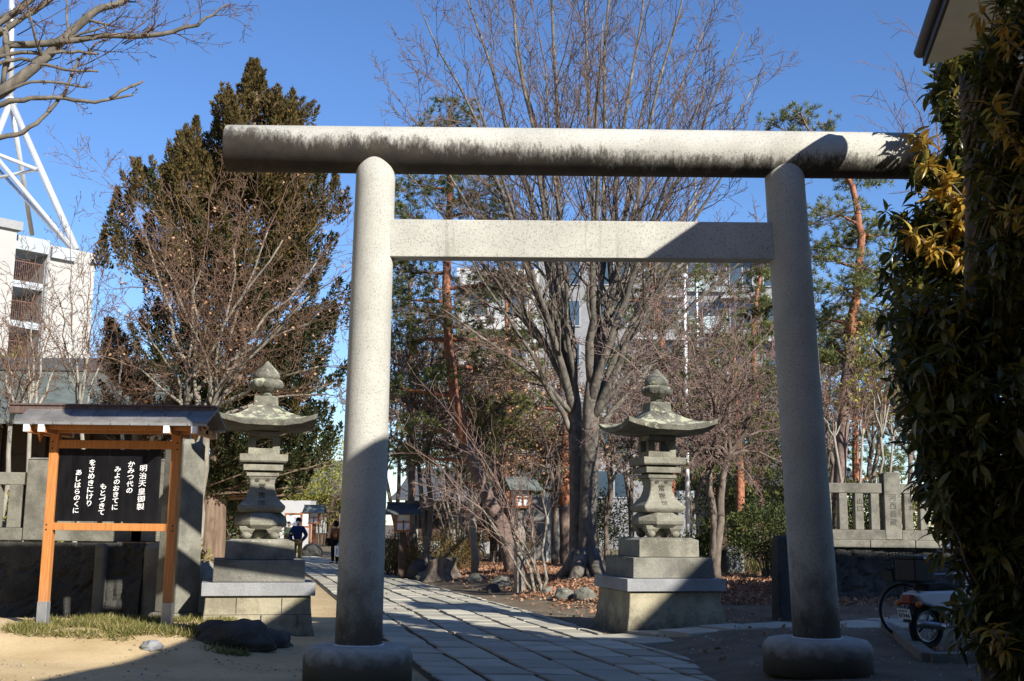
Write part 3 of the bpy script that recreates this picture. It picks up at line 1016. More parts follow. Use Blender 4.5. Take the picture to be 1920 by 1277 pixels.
# right of the path
YR2 = 23.6
xr0, xr1 = P(1470, 1080, YR2).x, P(1990, 1080, YR2).x + 3
zw = P(1650, 1014, YR2).z
rubble_wall('rubble_wall', 'dark rubble stone wall behind the parked scooter right of the gate', (xr0, YR2 - .1), (xr1, YR2 + .2), .9, zw - .13, 23)
m = MB()
x = 0
r_ = random.Random(5)
while x < xr1 - xr0:
    w_ = r_.uniform(.55, 1.0)
    m.box((xr0 + x + w_ / 2, YR2 + .35, zw - .06), (w_ - .012, 1.0, .15)); x += w_
o = m.build('coping', M['fence'], None, bevel=.015)
tag(o, 'row of grey coping stones along the top of the wall behind the scooter', 'coping')
YF2 = 23.9
f0 = P(1556, 950, YF2).x
fr, _ = tamagaki('stone_fence', 'stone fence with carved bars and one taller post beside the big evergreen', (f0 - .9, YF2), (xr1, YF2 + .2), zw + .015, P(1600, 906, YF2).z, [P(1671, 950, YF2).x - f0 + .9, P(1671, 950, YF2).x - f0 + .9 + 3.3], .30, [('河西義蔵', .86, .155), None], P(1668, 886, YF2).z, .34)
t = MB()
for px, s, z, sz in ((1611, '山口', .78, .13), (1707, '松本', .80, .12)):
    for i, ch in enumerate(s):
        put(t, ch, sz, (P(px, 950, YF2).x - f0 + .9, -.093, z - i * sz * 1.2), bold=0)
t.build('inscription', M['carve'], fr)

# square stone monument behind the sign
mp = P(331, 1145, 17.3)
mo = thing('stone_monument', 'tall square grey stone pillar standing right behind the sign board', 'monument', (mp.x, 17.3, H(mp.x, 17.3) - .02), R(-33))
MB().sq([(.285, -.1), (.285, .16), (.25, .19)]).build('plinth', M['monument'], mo, bevel=.015)
MB().sq([(.222, .19), (.205, 2.62), (.16, 2.70), (.05, 2.73)]).build('shaft', M['monument'], mo, bevel=.015)

# ================================================================== BUILDINGS
def building_right():
    """white plastered house whose dark gutter shows at the top right corner and whose eave shades the gate"""
    E = Vector((4.1, 11.0, 6.33))
    ang = R(-12.0)
    root = thing('plastered_house', 'white plastered house with a dark gutter along its eave, top right behind the evergreen leaves', 'house', (E.x, E.y, 0), ang)
    # local frame: +y = along the eave (away), +x = into the house
    ze = E.z
    L = 13.0
    MB().slab([(.55, -.56), (.55, -12.0), (3.2, -12.0), (3.2, -2.87)], -.3, ze - .14).build('wall', M['plaster'], root)
    MB().slab([(.03, -.06), (.03, -12.4), (1.2, -12.4), (1.2, -1.02), (.14, -.08)], ze - .135, ze - .09).build('soffit', M['soffit'], root)
    MB().box((.015, -L / 2, ze - .03), (.03, L, .2)).build('fascia', M['gutter'], root)
    m = MB().slab([(.03, 0), (.03, -12.5), (1.9, -12.5), (1.9, -1.55), (.12, 0)], ze - .08, ze + .07)
    vs = [(0.0, -1.0, ze + .075), (3.2, -3.0, ze + .9), (3.2, -L, ze + .9), (0.0, -L, ze + .075), (0.0, -1.0, ze + .15), (3.2, -3.0, ze + .98), (3.2, -L, ze + .98), (0.0, -L, ze + .15)]
    m.add(vs, [(0, 1, 2, 3), (7, 6, 5, 4), (0, 4, 5, 1), (1, 5, 6, 2), (2, 6, 7, 3), (3, 7, 4, 0)])
    m.build('roof', M['gutter'], root)
    MB().tube([(-.02, .01, ze + .02), (-.02, -L, ze + .02)], .062, 14).build('gutter', M['gutter'], root, smooth=True)
building_right()

o = MB().box((16.7, 4.2, 5.2), (6.6, 12.4, 10.4)).box((16.7, 4.2, 10.5), (6.7, 12.5, .2)).box((10.4, 4.5, 3.5), (5.8, 5.2, 7.0)).build('shadow_block', M['apart'])  # added unseen block, shaped to throw the shadow edges right of the path
tag(o, 'plain pale block added out of frame to the right of the gate to cast shadows', 'building')

def screening_block(name, label, x0, x1, y0, y1, h, face):
    """plain street building added out of view; keeps the open sky off the shaded forecourt"""
    root = thing(name, label, 'building', ((x0 + x1) / 2, (y0 + y1) / 2, 0))
    w, l = x1 - x0, y1 - y0
    MB().box((0, 0, h / 2), (w, l, h)).box((0, 0, h + .2), (w + .4, l + .4, .4)).build('wall', M['screening'], root)
    m = MB()
    L = w if face == 'y' else l
    for k in range(int(L / 3)):
        for z in np.arange(1.8, h - 1, 3.1):
            t = -L / 2 + (k + .5) * L / int(L / 3)
            if face == 'y': m.box((t, l / 2 + .02, z), (1.7, .1, 1.5))
            else: m.box((w / 2 + .02, t, z), (.1, 1.7, 1.5))
    o = m.build('windows', M['glass'], root)
    o['kind'] = 'stuff'
screening_block('screening_building', 'grey street building added out of frame behind the camera to block skylight', -40, 3, -32, -18, 20, 'y')
screening_block('screening_building', 'grey street building added out of frame left of the sign board to block skylight', -30, -16, -16, 22, 17, 'x')

def apartment():
    """pale apartment block with stair balconies, its facade receding to the right, steel mast on the roof, far left"""
    Y = 62.0
    A = R(48)
    c0 = P(164, 700, Y)
    root = thing('apartment_block', 'pale concrete apartment block with open stair balconies and pink doors, far left', 'building', (c0.x, Y, 0), A)
    ca, sa = math.cos(A), math.sin(A)
    def X(px, py=600):                      # distance along the facade (negative: towards the left)
        k = P(px, py, 1.0).x
        return (k * Y - c0.x) / (ca - k * sa)
    def Z(py, px):
        return P(px, py, Y + X(px, py) * sa).z
    x0, xa, x1 = X(-190), X(76), 0.0
    zt = Z(472, 160)
    MB().box(((xa + x1) / 2, 5, zt / 2), (x1 - xa, 10, zt)).build('end_wall', M['apart'], root)
    MB().box(((x0 + xa) / 2, 6.6, zt / 2 - .2), (xa - x0 - .02, 6.8, zt - .4)).build('stair_wall', M['apart'], root)
    xt = X(4)
    MB().box((xt - 2.6, 1.2, zt / 2 + .1), (5.2, 4.2, zt + .2)).build('stair_tower', M['apart'], root)
    MB().box((xt - 2.6, 1.2, zt + .42), (5.6, 4.6, .45)).build('tower_cap', M['concdark'], root)
    MB().box(((xa + x1) / 2 - .5, -.12, zt - .40), (x1 - xa - 1.5, .26, .60)).build('parapet_band', M['apart2'], root)
    MB().box(((xt + xa) / 2, .9, zt - .25), (xa - xt, 2.6, .75)).build('roof_slab', M['apart2'], root)
    zf = Z(527, 40); dz = Z(527, 40) - Z(602, 36)
    for i in range(6):
        z = zf - i * dz
        if z < 1: break
        MB().box(((xt + xa) / 2, 1.6, z - .16), (xa - xt - .04, 3.2, .36)).build('balcony_slab', M['apart2'], root)
        m = MB()
        xa_, xb_ = xt + .1, xa - .1
        m.box(((xa_ + xb_) / 2, .06, z + 1.05), (xb_ - xa_, .06, .06))
        for k in range(18):
            m.box((xa_ + (xb_ - xa_) * k / 17, .06, z + .5), (.022, .022, 1.1))
        m.build('railing', M['rail'], root)
        d = MB().box((X(20), 3.12, z + 1.0), (1.5, .08, 2.0)).build('door', M['pinkdoor'], root)
        MB().box((X(20) + .5, 3.06, z + 1.0), (.08, .06, .12)).build('handle', M['chrome'], d)
    MB().tube([(xa + .1, -.1, 0), (xa + .1, -.1, zt)], .09, 8).build('drainpipe', M['concdark'], root)
    # steel lattice mast
    t = thing('steel_mast', 'white tubular steel mast with splayed legs on the roof of the apartment block', 'mast', (P(18, 300, Y + 3).x, Y + 3, 0))
    bx = t.location.x
    def q(px, py, dy=0): 
        v = P(px, py, Y + 3 + dy); return (v.x - bx, dy, v.z)
    A = q(20, 190)
    legs = [(q(143, 468, -1.5), A, .19), (q(-95, 480, -2.5), A, .19), (q(60, 440, 6), A, .15)]
    for a, b, r in legs: MB().tube([a, b], r, 12).build('leg', M['steel'], t, smooth=True)
    m = MB()
    n1 = q(69, 318, -.7)
    m.tube([q(-60, 268, -1.2), n1], .12, 10)
    m.tube([q(-60, 345, 2), n1], .10, 10)
    m.tube([q(-60, 232, -2), q(138, 468, -1.5)], .13, 10)
    m.tube([q(-20, 300, 3), q(133, 466, -1.0)], .11, 10)
    m.build('brace', M['steel'], t, smooth=True)
    MB().tube([A, q(23, -120)], .17, 12).build('pole', M['steel'], t, smooth=True)
    MB().lathe([(.02, 0), (.36, 0), (.36, .35), (.02, .35)], 16, (A[0], 0, A[2] - .2)).build('collar', M['steel'], t)
apartment()

def hotel():
    """grey tiled and white banded block behind the trees"""
    Y = 78.0
    cx = P(1150, 900, Y).x
    root = thing('grey_hotel_block', 'large grey tiled building with white balcony bands behind the bare zelkova', 'building', (cx, Y, 0))
    X = lambda px, py=560: P(px, py, Y).x - cx
    Z = lambda py, px=1150: P(px, py, Y).z
    zt = Z(428, 1400)
    zl = Z(500, 900)
    # left wing, white with balcony bands
    MB().box(((X(855) + X(1010)) / 2, 5.0, zl / 2), (X(1010) - X(855), 9, zl)).build('white_wing', M['white'], root)
    n = 10
    for i in range(n):
        z = zl - 1.0 - i * 2.95
        if z < 1: break
        MB().box(((X(862) + X(1006)) / 2, .1, z), (X(1006) - X(862), 1.4, 1.05)).build('balcony', M['white'], root)
        w = MB().box(((X(880) + X(990)) / 2, .46, z - 1.5), (X(985) - X(880), .12, 1.7)).build('window', M['glass'], root)
        MB().box(((X(900) + X(960)) / 2, .38, z - 1.5), (1.2, .06, 1.7)).box(((X(940) + X(960)) / 2, .38, z - 1.5), (.12, .08, 1.7)).build('curtain', M['shutter'], w)
    # grey wing
    xg0, xg1 = X(1010), X(1505)
    MB().box(((xg0 + xg1) / 2, 6, zt / 2), (xg1 - xg0 - .02, 10, zt)).build('grey_wing', M['tile'], root)
    MB().box(((xg0 + xg1) / 2, 6, zt + .12), (xg1 - xg0 + .3, 10.4, .35)).build('parapet', M['white'], root)
    for i in range(9):
        z = Z(505) - i * 2.95
        if z < 2: break
        for px, w, kind in ((1060, 2.2, 1), (1150, 2.2, 1), (1243, 2.4, 2), (1330, 2.8, 3), (1395, 1.7, 4), (1462, 1.9, 4)):
            x = X(px)
            f = MB().box((x, .985, z), (w, .10, 1.75)).build('window', M['glass'], root)
            MB().box((x - w / 2 + .04, .95, z), (.09, .10, 1.8)).box((x + w / 2 - .04, .95, z), (.09, .10, 1.8)).box((x + .1, .95, z), (.08, .10, 1.8)).box((x, .95, z - .9), (w, .12, .08)).build('frame', M['shutter'], f)
            if kind == 3: MB().box((x, .7, z - .75), (w, .08, 1.2)).build('glass_rail', M['frost'], f)
            if kind in (2, 4): MB().box((x - .15, .55, z + 1.12), (w + 1.1, .9, .16)).build('hood', M['white'], f)
hotel()

def shrine_hall(name, label, px0, px1, pye, pyr, Y, roofm, wallm, over=1.2):
    a, b = P(px0, pye, Y), P(px1, pye, Y)
    ze = (a.z + b.z) / 2
    zr = P((px0 + px1) / 2, pyr, Y + 3).z
    cx = (a.x + b.x) / 2
    w = (b.x - a.x)
    root = thing(name, label, 'shrine hall', (cx, Y, 0))
    MB().box((0, 3.2, ze / 2), (w - 2 * over, 4.6, ze)).build('wall', wallm, root)
    N = 10
    vs, fs = [], []
    for i in range(2):
        for j in range(N + 1):
            t = j / N
            y = -over + t * (3.2 + over)
            z = ze + (zr - ze) * (t ** 1.35)
            vs.append(((-1 if i == 0 else 1) * (w / 2 - t * w * .05), y, z))
    for j in range(N): fs.append((j, N + 1 + j, N + 2 + j, j + 1))
    k = len(vs)
    vs2 = [(x, 6.4 - y, z) for x, y, z in vs]
    vs3 = [(x, y, z - .18) for x, y, z in vs] + [(x, 6.4 - y, z - .18) for x, y, z in vs]
    m = MB()
    m.add(vs, fs); m.add(vs2, [tuple(reversed(f)) for f in fs])
    m.add(vs3[:k], [tuple(reversed(f)) for f in fs]); m.add(vs3[k:], fs)
    m.box((0, -over, ze - .09), (w, .06, .18))
    m.build('roof', roofm, root)
    MB().box((0, 3.2, zr + .15), (w * .92, .5, .5)).build('ridge', M['darktile'], root, bevel=.05)
    m = MB()
    for i in range(6):
        x = -w / 2 + over + (w - 2 * over) * i / 5
        m.box((x, .82, ze / 2), (.22, .2, ze))
    m.build('pillar', M['darkwood'], root)
    for i in range(5):
        x = -w / 2 + over + (w - 2 * over) * (i + .5) / 5
        MB().box((x, .88, ze * .5), ((w - 2 * over) / 5 - .5, .06, ze * .55)).build('lattice_door', M['concdark'] if i % 2 else M['darkwood'], root)
    return root
shrine_hall('shrine_hall', 'low hall with a grey-green curved roof behind bare saplings at far left', -250, 300, 790, 690, 40, M['greencopper'], M['darkwood'])
shrine_hall('shrine_hall', 'dark shrine hall with a bluish tiled roof behind the right stone lantern', 1290, 1620, 905, 850, 52, M['darktile'], M['darkwood'])
shrine_hall('shrine_hall', 'low pavilion with a green copper roof behind the white tent wall', 380, 700, 925, 872, 84, M['greencopper'], M['darkwood'])
shrine_hall('shrine_hall', 'grey-roofed hall with lattice doors seen between the garden trees', 735, 1120, 935, 892, 64, M['darktile'], M['concdark'])

# ================================================================== SMALL STRUCTURES IN THE GROUNDS
def gz(v): return (v[0], v[1], H(v[0], v[1]))

def lamp_post(label, px, pyb, Y, s, hp, postm, roofm, rot=0.0):
    b = P(px, pyb, Y)
    z0 = H(b.x, Y)
    root = thing('wooden_lantern_post', label, 'lantern post', (b.x, Y, z0), rot, 'roofed lantern posts along the path')
    MB().sq([(.105, -.1), (.095, hp)]).build('post', postm, root, bevel=.01)
    z = hp
    f = MB()
    f.box((0, 0, z + .03 * s), (.62 * s, .56 * s, .07 * s)).box((0, 0, z + .60 * s), (.60 * s, .54 * s, .06 * s))
    for x in (-.25, .25):
        for y in (-.22, .22): f.box((x * s, y * s, z + .31 * s), (.06 * s, .06 * s, .56 * s))
    f.box((0, -.23 * s, z + .33 * s), (.5 * s, .03 * s, .04 * s)).box((0, -.23 * s, z + .2 * s), (.05 * s, .03 * s, .4 * s))
    bx = f.build('lamp_box', M['redwood'], root)
    MB().box((0, 0, z + .33 * s), (.43 * s, .38 * s, .50 * s)).build('paper_pane', M['paper'], bx)
    m = MB()
    zr = z + .63 * s
    for sg in (-1, 1):
        m.add([(-.55 * s, 0, zr + .33 * s), (.55 * s, 0, zr + .33 * s), (.58 * s, sg * .52 * s, zr - .02 * s), (-.58 * s, sg * .52 * s, zr - .02 * s),
               (-.55 * s, 0, zr + .29 * s), (.55 * s, 0, zr + .29 * s), (.58 * s, sg * .52 * s, zr - .06 * s), (-.58 * s, sg * .52 * s, zr - .06 * s)],
              [(0, 1, 2, 3), (7, 6, 5, 4), (2, 6, 7, 3), (1, 5, 6, 2), (0, 3, 7, 4)])
    m.prism([(-.0, 0)] * 0 or [(-.50 * s, zr), (.50 * s, zr), (.50 * s, zr + .02), (-.50 * s, zr + .02)], -.02, .02)
    m.build('roof', roofm, root)
    MB().box((0, 0, zr + .35 * s), (1.14 * s, .08 * s, .06 * s)).build('ridge', M['darktile'], root)
    return root
g = G(974, 1110)
lamp_post('wooden lantern with a green copper roof on a weathered grey post in the leaf-strewn garden', 974, 1110, g.y, .70, 1.88, M['oldwood'], M['greencopper'], R(22))
lamp_post('dark shaded wooden lantern post beside the brown hedge', 754, 1040, 34, .85, 1.35, M['darkwood'], M['darktile'], R(10))
lamp_post('small far lantern post of red wood beside the walkers', 588, 1012, 62, 1.0, 1.5, M['redwood'], M['greencopper'])

def notice(label, px0, px1, py0, py1, pyb, Y, rot=0.0, framem='redwood', roof=False):
    a, b = P(px0, py0, Y), P(px1, py1, Y)
    cx, w = (a.x + b.x) / 2, b.x - a.x
    z0 = H(cx, Y)
    root = thing('notice_board', label, 'notice board', (cx, Y, z0), rot)
    zt, zb = a.z - z0, b.z - z0
    for s in (-1, 1):
        MB().box((s * w / 2, 0, zt / 2), (.10, .10, zt)).build('post', M[framem], root)
    m = MB().box((0, -.005, zt - .04), (w - .1, .09, .09)).box((0, -.005, zb), (w - .1, .09, .09))
    m.build('frame', M[framem], root)
    MB().box((0, 0, (zt + zb) / 2 - .0), (w - .1, .03, zt - zb - .12)).build('panel', M['paper'], root)
    if roof:
        MB().prism([(-w / 2 - .25, zt + .06), (w / 2 + .25, zt + .06), (w / 2 + .2, zt + .14), (-w / 2 - .2, zt + .14)], -.35, .35).build('roof', M['darktile'], root)
notice('white notice board in a reddish frame with a small dark roof', 1038, 1082, 968, 993, 1022, 46, 0, 'redwood', True)
notice('narrow white notice board in an orange frame behind the man in the blue jacket', 565, 582, 960, 988, 1020, 66, R(-15))
notice('wide white notice board in an orange frame behind the crouching visitor', 536, 564, 962, 1004, 1020, 64)
a, b = P(517, 938, 72), P(581, 975, 72)
o = MB().box(((a.x + b.x) / 2, 73, a.z / 2), (b.x - a.x, 2.2, a.z)).build('white_tent', M['white'])
tag(o, 'white tent wall standing behind the notice boards at the far end of the path', 'tent')

# memorial slabs
def stele(label, px, pyt, Y, w, d, mat, rot, lean=0.0, top=.08):
    b = P(px, pyt, Y)
    z0 = H(b.x, Y)
    hgt = b.z - z0
    m = MB().sq([(w / 2, -.1), (w / 2 * .94, hgt - top), (w / 2 * .8, hgt)], ratio=1.0)
    m.v = [(x, y * d / w, z) for x, y, z in m.v]
    r = random.Random(px)
    o = m.build('stone_slab', mat, None, bevel=.03)
    o.location = (b.x, Y, z0); o.rotation_euler = (0, lean, rot)
    tag(o, label, 'stone slab')
    return o
stele('tall pale memorial slab behind the green-roofed lantern post', 995, 932, 40, 1.35, .5, M['stele'], R(-25))
stele('second grey memorial slab just right of the tall pale one', 1024, 950, 44, 1.0, .4, M['stele'], R(-25))
stele('dark upright stone beside the right gate pillar', 1481, 1004, 20.6, .62, .35, M['wallstone'], R(10))
g = G(1373, 1076)
mk = thing('stone_marker', 'small rounded stone marker with a dark lettered plate in the fallen leaves', 'marker stone', (g.x, g.y, g.z - .03), R(12))
MB().sq([(.26, 0), (.27, .45), (.24, .68), (.15, .78)]).build('stone', M['rock'], mk, bevel=.06, seg=3)
pt = MB().box((.06, -.268, .36), (.2, .02, .5)).build('plate', M['darktile'], mk)

def rock(label, px, pyb, w, h, d, mat, seed, Y=None):
    g = G(px, pyb) if Y is None else Vector((P(px, pyb, Y).x, Y, 0))
    z0 = H(g.x, g.y)
    m = MB().ball((0, 0, 0), 1.0, 36, 24)
    out = []
    for x, y, z in m.v:
        v = Vector((x, y, z))
        k = 1 + .30 * mnoise.noise(v * 1.1 + Vector((seed, 0, 0))) + .16 * mnoise.noise(v * 2.7 + Vector((0, seed, 0))) + .06 * mnoise.noise(v * 6.5 + Vector((0, 0, seed)))
        # flatten into facets
        k *= 1 - .10 * abs(mnoise.noise(v * 1.7 + Vector((seed * 2, 3, 0))))
        out.append((x * k * w / 2, y * k * d / 2, max(-.1, z * k * .75 + .25) * h))
    m.v = out
    o = m.build('rock', mat, smooth=True)
    o.location = (g.x, g.y, z0 - .03)
    o.rotation_euler = (0, 0, seed)
    tag(o, label, 'rock')
    return o
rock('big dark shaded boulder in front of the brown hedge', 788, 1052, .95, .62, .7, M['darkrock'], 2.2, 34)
rock('low pale boulder leaning against the tree stump', 800, 1088, .75, .30, .5, M['rock'], 4.1)
rock('flat mossy boulder left of the lantern post foot', 942, 1102, .68, .33, .55, M['rock'], 1.3)
rock('flat stone between the stump and the mossy boulder', 893, 1090, .55, .22, .45, M['rock'], 5.7)
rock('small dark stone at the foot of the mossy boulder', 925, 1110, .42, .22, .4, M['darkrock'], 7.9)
rock('little pale stone beside the leaning bare stem', 1028, 1112, .34, .16, .3, M['rock'], 3.4)
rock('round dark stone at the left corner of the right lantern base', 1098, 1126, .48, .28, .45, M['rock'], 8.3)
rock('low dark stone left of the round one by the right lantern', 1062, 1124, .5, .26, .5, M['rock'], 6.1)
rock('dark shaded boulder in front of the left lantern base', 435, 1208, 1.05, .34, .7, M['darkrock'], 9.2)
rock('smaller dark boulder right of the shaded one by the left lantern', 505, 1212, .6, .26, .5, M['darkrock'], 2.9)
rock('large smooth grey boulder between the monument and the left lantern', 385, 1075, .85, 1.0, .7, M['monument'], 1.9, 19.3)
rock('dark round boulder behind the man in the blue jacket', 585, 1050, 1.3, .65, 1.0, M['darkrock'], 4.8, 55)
rock('pale grey boulder just right of the left gate pillar', 722, 1035, .9, 1.0, .8, M['rock'], 3.1, 40)
o = rock('small white stone lying in the grass under the sign', 262, 1170, .36, .12, .18, M['slab'], 3.0)
o = rock('pale lump of concrete at the edge of the grass', 285, 1212, .42, .10, .25, M['slab'], 5.2)

# tree stump
g = G(828, 1088)
st = thing('tree_stump', 'dark weathered tree stump at the edge of the path', 'stump', (g.x, g.y, g.z))
m = MB()
N = 40
vs, fs = [], []
prof = [(.62, -.05), (.50, .08), (.40, .22), (.36, .40), (.37, .58), (.34, .60), (.2, .57), (.02, .55)]
for r0, z in prof:
    for i in range(N):
        a = 2 * math.pi * i / N
        k = 1 + .22 * math.sin(a * 5 + 1) * (1 if z < .3 else .4) + .12 * mnoise.noise(Vector((math.cos(a) * 3, math.sin(a) * 3, z * 2)))
        vs.append((r0 * k * math.cos(a), r0 * k * math.sin(a), z + .05 * math.sin(a * 3)))
for j in range(len(prof) - 1):
    for i in range(N): fs.append((j * N + i, j * N + (i + 1) % N, (j + 1) * N + (i + 1) % N, (j + 1) * N + i))
m.add(vs, fs)
m.build('stump_wood', M['bark_dark'], st)

# flag pole and second pole
for (x0, y0, x1, y1, Y, r, mt, lab) in ((1300, 1010, 1284, 522, 37, .075, M['paint'], 'slim white flagpole rising behind the right stone lantern'),
                                       (1318, 960, 1303, 330, 60, .11, M['zinc'], 'tall grey pole behind the white flagpole')):
    a, b = P(x0, y0, Y), P(x1, y1, Y)
    t = thing('flagpole', lab, 'pole', (b.x, Y, 0))
    MB().tube([(0, 0, 0), (0, 0, b.z * .5), (0, 0, b.z)], [r, r * .9, r * .6], 12).build('pole', mt, t, smooth=True)
    MB().ball((0, 0, b.z + .06), .11, 12, 8).build('finial', M['steel'], t, smooth=True)

# ================================================================== PEOPLE
def skin_obj(name, J, E, mat, parent, sub=1):
    """J: {key: (x, y, z, rx, ry)}, E: edges by key"""
    ks = list(J)
    me = bpy.data.meshes.new(name)
    me.from_pydata([J[k][:3] for k in ks], [(ks.index(a), ks.index(b)) for a, b in E], [])
    me.materials.append(mat)
    o = bpy.data.objects.new(name, me)
    C.objects.link(o)
    if parent is not None: o.parent = parent
    md = o.modifiers.new('skin', 'SKIN')
    md.use_smooth_shade = True
    if not me.skin_vertices: me.attributes and None
    for i, k in enumerate(ks):
        me.skin_vertices[0].data[i].radius = (J[k][3], J[k][4] if len(J[k]) > 4 else J[k][3])
    me.skin_vertices[0].data[0].use_root = True
    s = o.modifiers.new('smooth', 'SUBSURF'); s.levels = s.render_levels = sub
    return o

def person(label, loc, rot, hgt, jacket, trousers, pose='stand', hood=None, mask=True, hairlong=False, bag=None, group=None, crouch=False):
    root = thing('person', label, 'person', loc, rot, group)
    k = hgt / 1.70
    dz = -.42 if crouch else 0
    def S(d): return {a: tuple(c * k for c in v) for a, v in d.items()}
    el = {'pockets': (.30, .07, 1.12), 'stand': (.235, .03, 1.10), 'hold': (.23, -.02, 1.10)}[pose]
    wr = {'pockets': (.185, -.09, .93), 'stand': (.25, -.04, .86), 'hold': (.22, -.24, 1.04)}[pose]
    B = {'pelvis': (0, 0, .94 + dz, .115, .09), 'waist': (0, 0, 1.08 + dz, .105, .08), 'chest': (0, .0, 1.27 + dz, .135, .095), 'neck0': (0, .005, 1.42 + dz, .06, .055), 'neck': (0, -.005, 1.50 + dz, .05), 'jaw': (0, -.02, 1.555 + dz, .068, .078), 'skull': (0, -.005, 1.625 + dz, .076, .09), 'top': (0, 0, 1.665 + dz, .055, .065)}
    E = [('pelvis', 'waist'), ('waist', 'chest'), ('chest', 'neck0'), ('neck0', 'neck'), ('neck', 'jaw'), ('jaw', 'skull'), ('skull', 'top')]
    for s, n in ((-1, 'l'), (1, 'r')):
        B['sh' + n] = (s * .165, 0, 1.37 + dz, .058); B['el' + n] = (s * el[0], el[1], el[2] + dz, .042); B['wr' + n] = (s * wr[0], wr[1], wr[2] + dz, .028)
        pd = (Vector(wr) - Vector(el)).normalized()
        wv = Vector((s * wr[0], wr[1], wr[2] + dz)); pdv = Vector((s * pd.x, pd.y, pd.z))
        pm = wv + pdv * .07
        B['pm' + n] = (*pm, .034, .016)
        E += [('chest', 'sh' + n), ('sh' + n, 'el' + n), ('el' + n, 'wr' + n), ('wr' + n, 'pm' + n)]
        side = pdv.orthogonal().normalized()
        for q in range(4):
            o_ = side * (.026 * (q - 1.5) / 1.5)
            ln = (.06, .075, .07, .055)[q]
            f1 = pm + pdv * .035 + o_; f2 = pm + pdv * (.035 + ln * .55) + o_ * 1.1 + Vector((0, -.01, 0)); f3 = pm + pdv * (.03 + ln) + o_ * 1.1 + Vector((0, -.024, 0))
            for i_, f in enumerate((f1, f2, f3)): B['f%d%d' % (q, i_) + n] = (*f, .0085 - .001 * i_)
            E += [('pm' + n, 'f%d0' % q + n), ('f%d0' % q + n, 'f%d1' % q + n), ('f%d1' % q + n, 'f%d2' % q + n)]
        th = pm - pdv * .02 + side * .045; th2 = th + pdv * .04 + side * .012
        B['t0' + n] = (*th, .011); B['t1' + n] = (*th2, .009)
        E += [('pm' + n, 't0' + n), ('t0' + n, 't1' + n)]
        kn = (s * .10, -.03 if not crouch else -.36, .50 if not crouch else .46)
        an = (s * .105, .03 + (.02 * s), .09)
        B['hp' + n] = (s * .09, 0, .88 + dz, .085); B['kn' + n] = (*kn, .058); B['an' + n] = (*an, .038); B['to' + n] = (s * .12, -.13, .035, .035, .028)
        E += [('pelvis', 'hp' + n), ('hp' + n, 'kn' + n), ('kn' + n, 'an' + n), ('an' + n, 'to' + n)]
    skin_obj('body', S(B), E, M['skin'], root)
    J = {a: B[a] for a in ('pelvis', 'waist', 'chest', 'neck0', 'shl', 'ell', 'wrl', 'shr', 'elr', 'wrr')}
    inf = {'pelvis': (.175, .125), 'waist': (.175, .125), 'chest': (.185, .135), 'neck0': (.085, .08), 'shl': (.095,), 'shr': (.095,), 'ell': (.078,), 'elr': (.078,), 'wrl': (.055,), 'wrr': (.055,)}
    J = {a: (*v[:3], *(x for x in inf[a])) for a, v in J.items()}
    J = {a: (v if len(v) == 5 else (*v, v[3])) for a, v in J.items()}
    skin_obj('jacket', S(J), [e for e in E if e[0] in J and e[1] in J], jacket, root)
    T = {a: B[a] for a in ('pelvis', 'hpl', 'knl', 'anl', 'hpr', 'knr', 'anr')}
    inf = {'pelvis': .13, 'hpl': .105, 'hpr': .105, 'knl': .08, 'knr': .08, 'anl': .062, 'anr': .062}
    T = {a: (*v[:3], inf[a], inf[a]) for a, v in T.items()}
    skin_obj('trousers', S(T), [e for e in E if e[0] in T and e[1] in T], trousers, root)
    for n in 'lr':
        a, t = Vector(B['an' + n][:3]), Vector(B['to' + n][:3])
        MB().ball((a + (t - a) * .55 - Vector((0, 0, .02))) * k, (.055 * k, .14 * k, .05 * k), 12, 8).build('shoe', M['black'], root, smooth=True)
    hz = 1.62 + dz
    if hood:
        MB().ball((0, .012 * k, (hz + .0) * k), (.115 * k, .125 * k, .135 * k), 16, 12).build('hood', hood, root, smooth=True)
    else:
        m = MB().ball((0, .018 * k, (hz + .035) * k), (.098 * k, .108 * k, .098 * k), 16, 12)
        if hairlong: m.ball((0, .055 * k, (hz - .08) * k), (.095 * k, .06 * k, .14 * k), 14, 10)
        m.build('hair', M['hair'], root, smooth=True)
    m = MB().ball((-.033 * k, -.092 * k, (hz + .005) * k), .013 * k, 8, 6).ball((.033 * k, -.092 * k, (hz + .005) * k), .013 * k, 8, 6)
    m.build('eyes', M['hair'], root, smooth=True)
    MB().ball((0, -.106 * k, (hz - .025) * k), (.016 * k, .022 * k, .028 * k), 8, 6).build('nose', M['skin'], root, smooth=True)
    m = MB()
    for s in (-1, 1): m.ball((s * .088 * k, .01 * k, (hz - .01) * k), (.012 * k, .025 * k, .035 * k), 8, 6)
    m.build('ears', M['skin'], root, smooth=True)
    if mask: MB().ball((0, -.062 * k, (hz - .055) * k), (.072 * k, .062 * k, .058 * k), 14, 10).build('face_mask', M['maskw'], root, smooth=True)
    return root

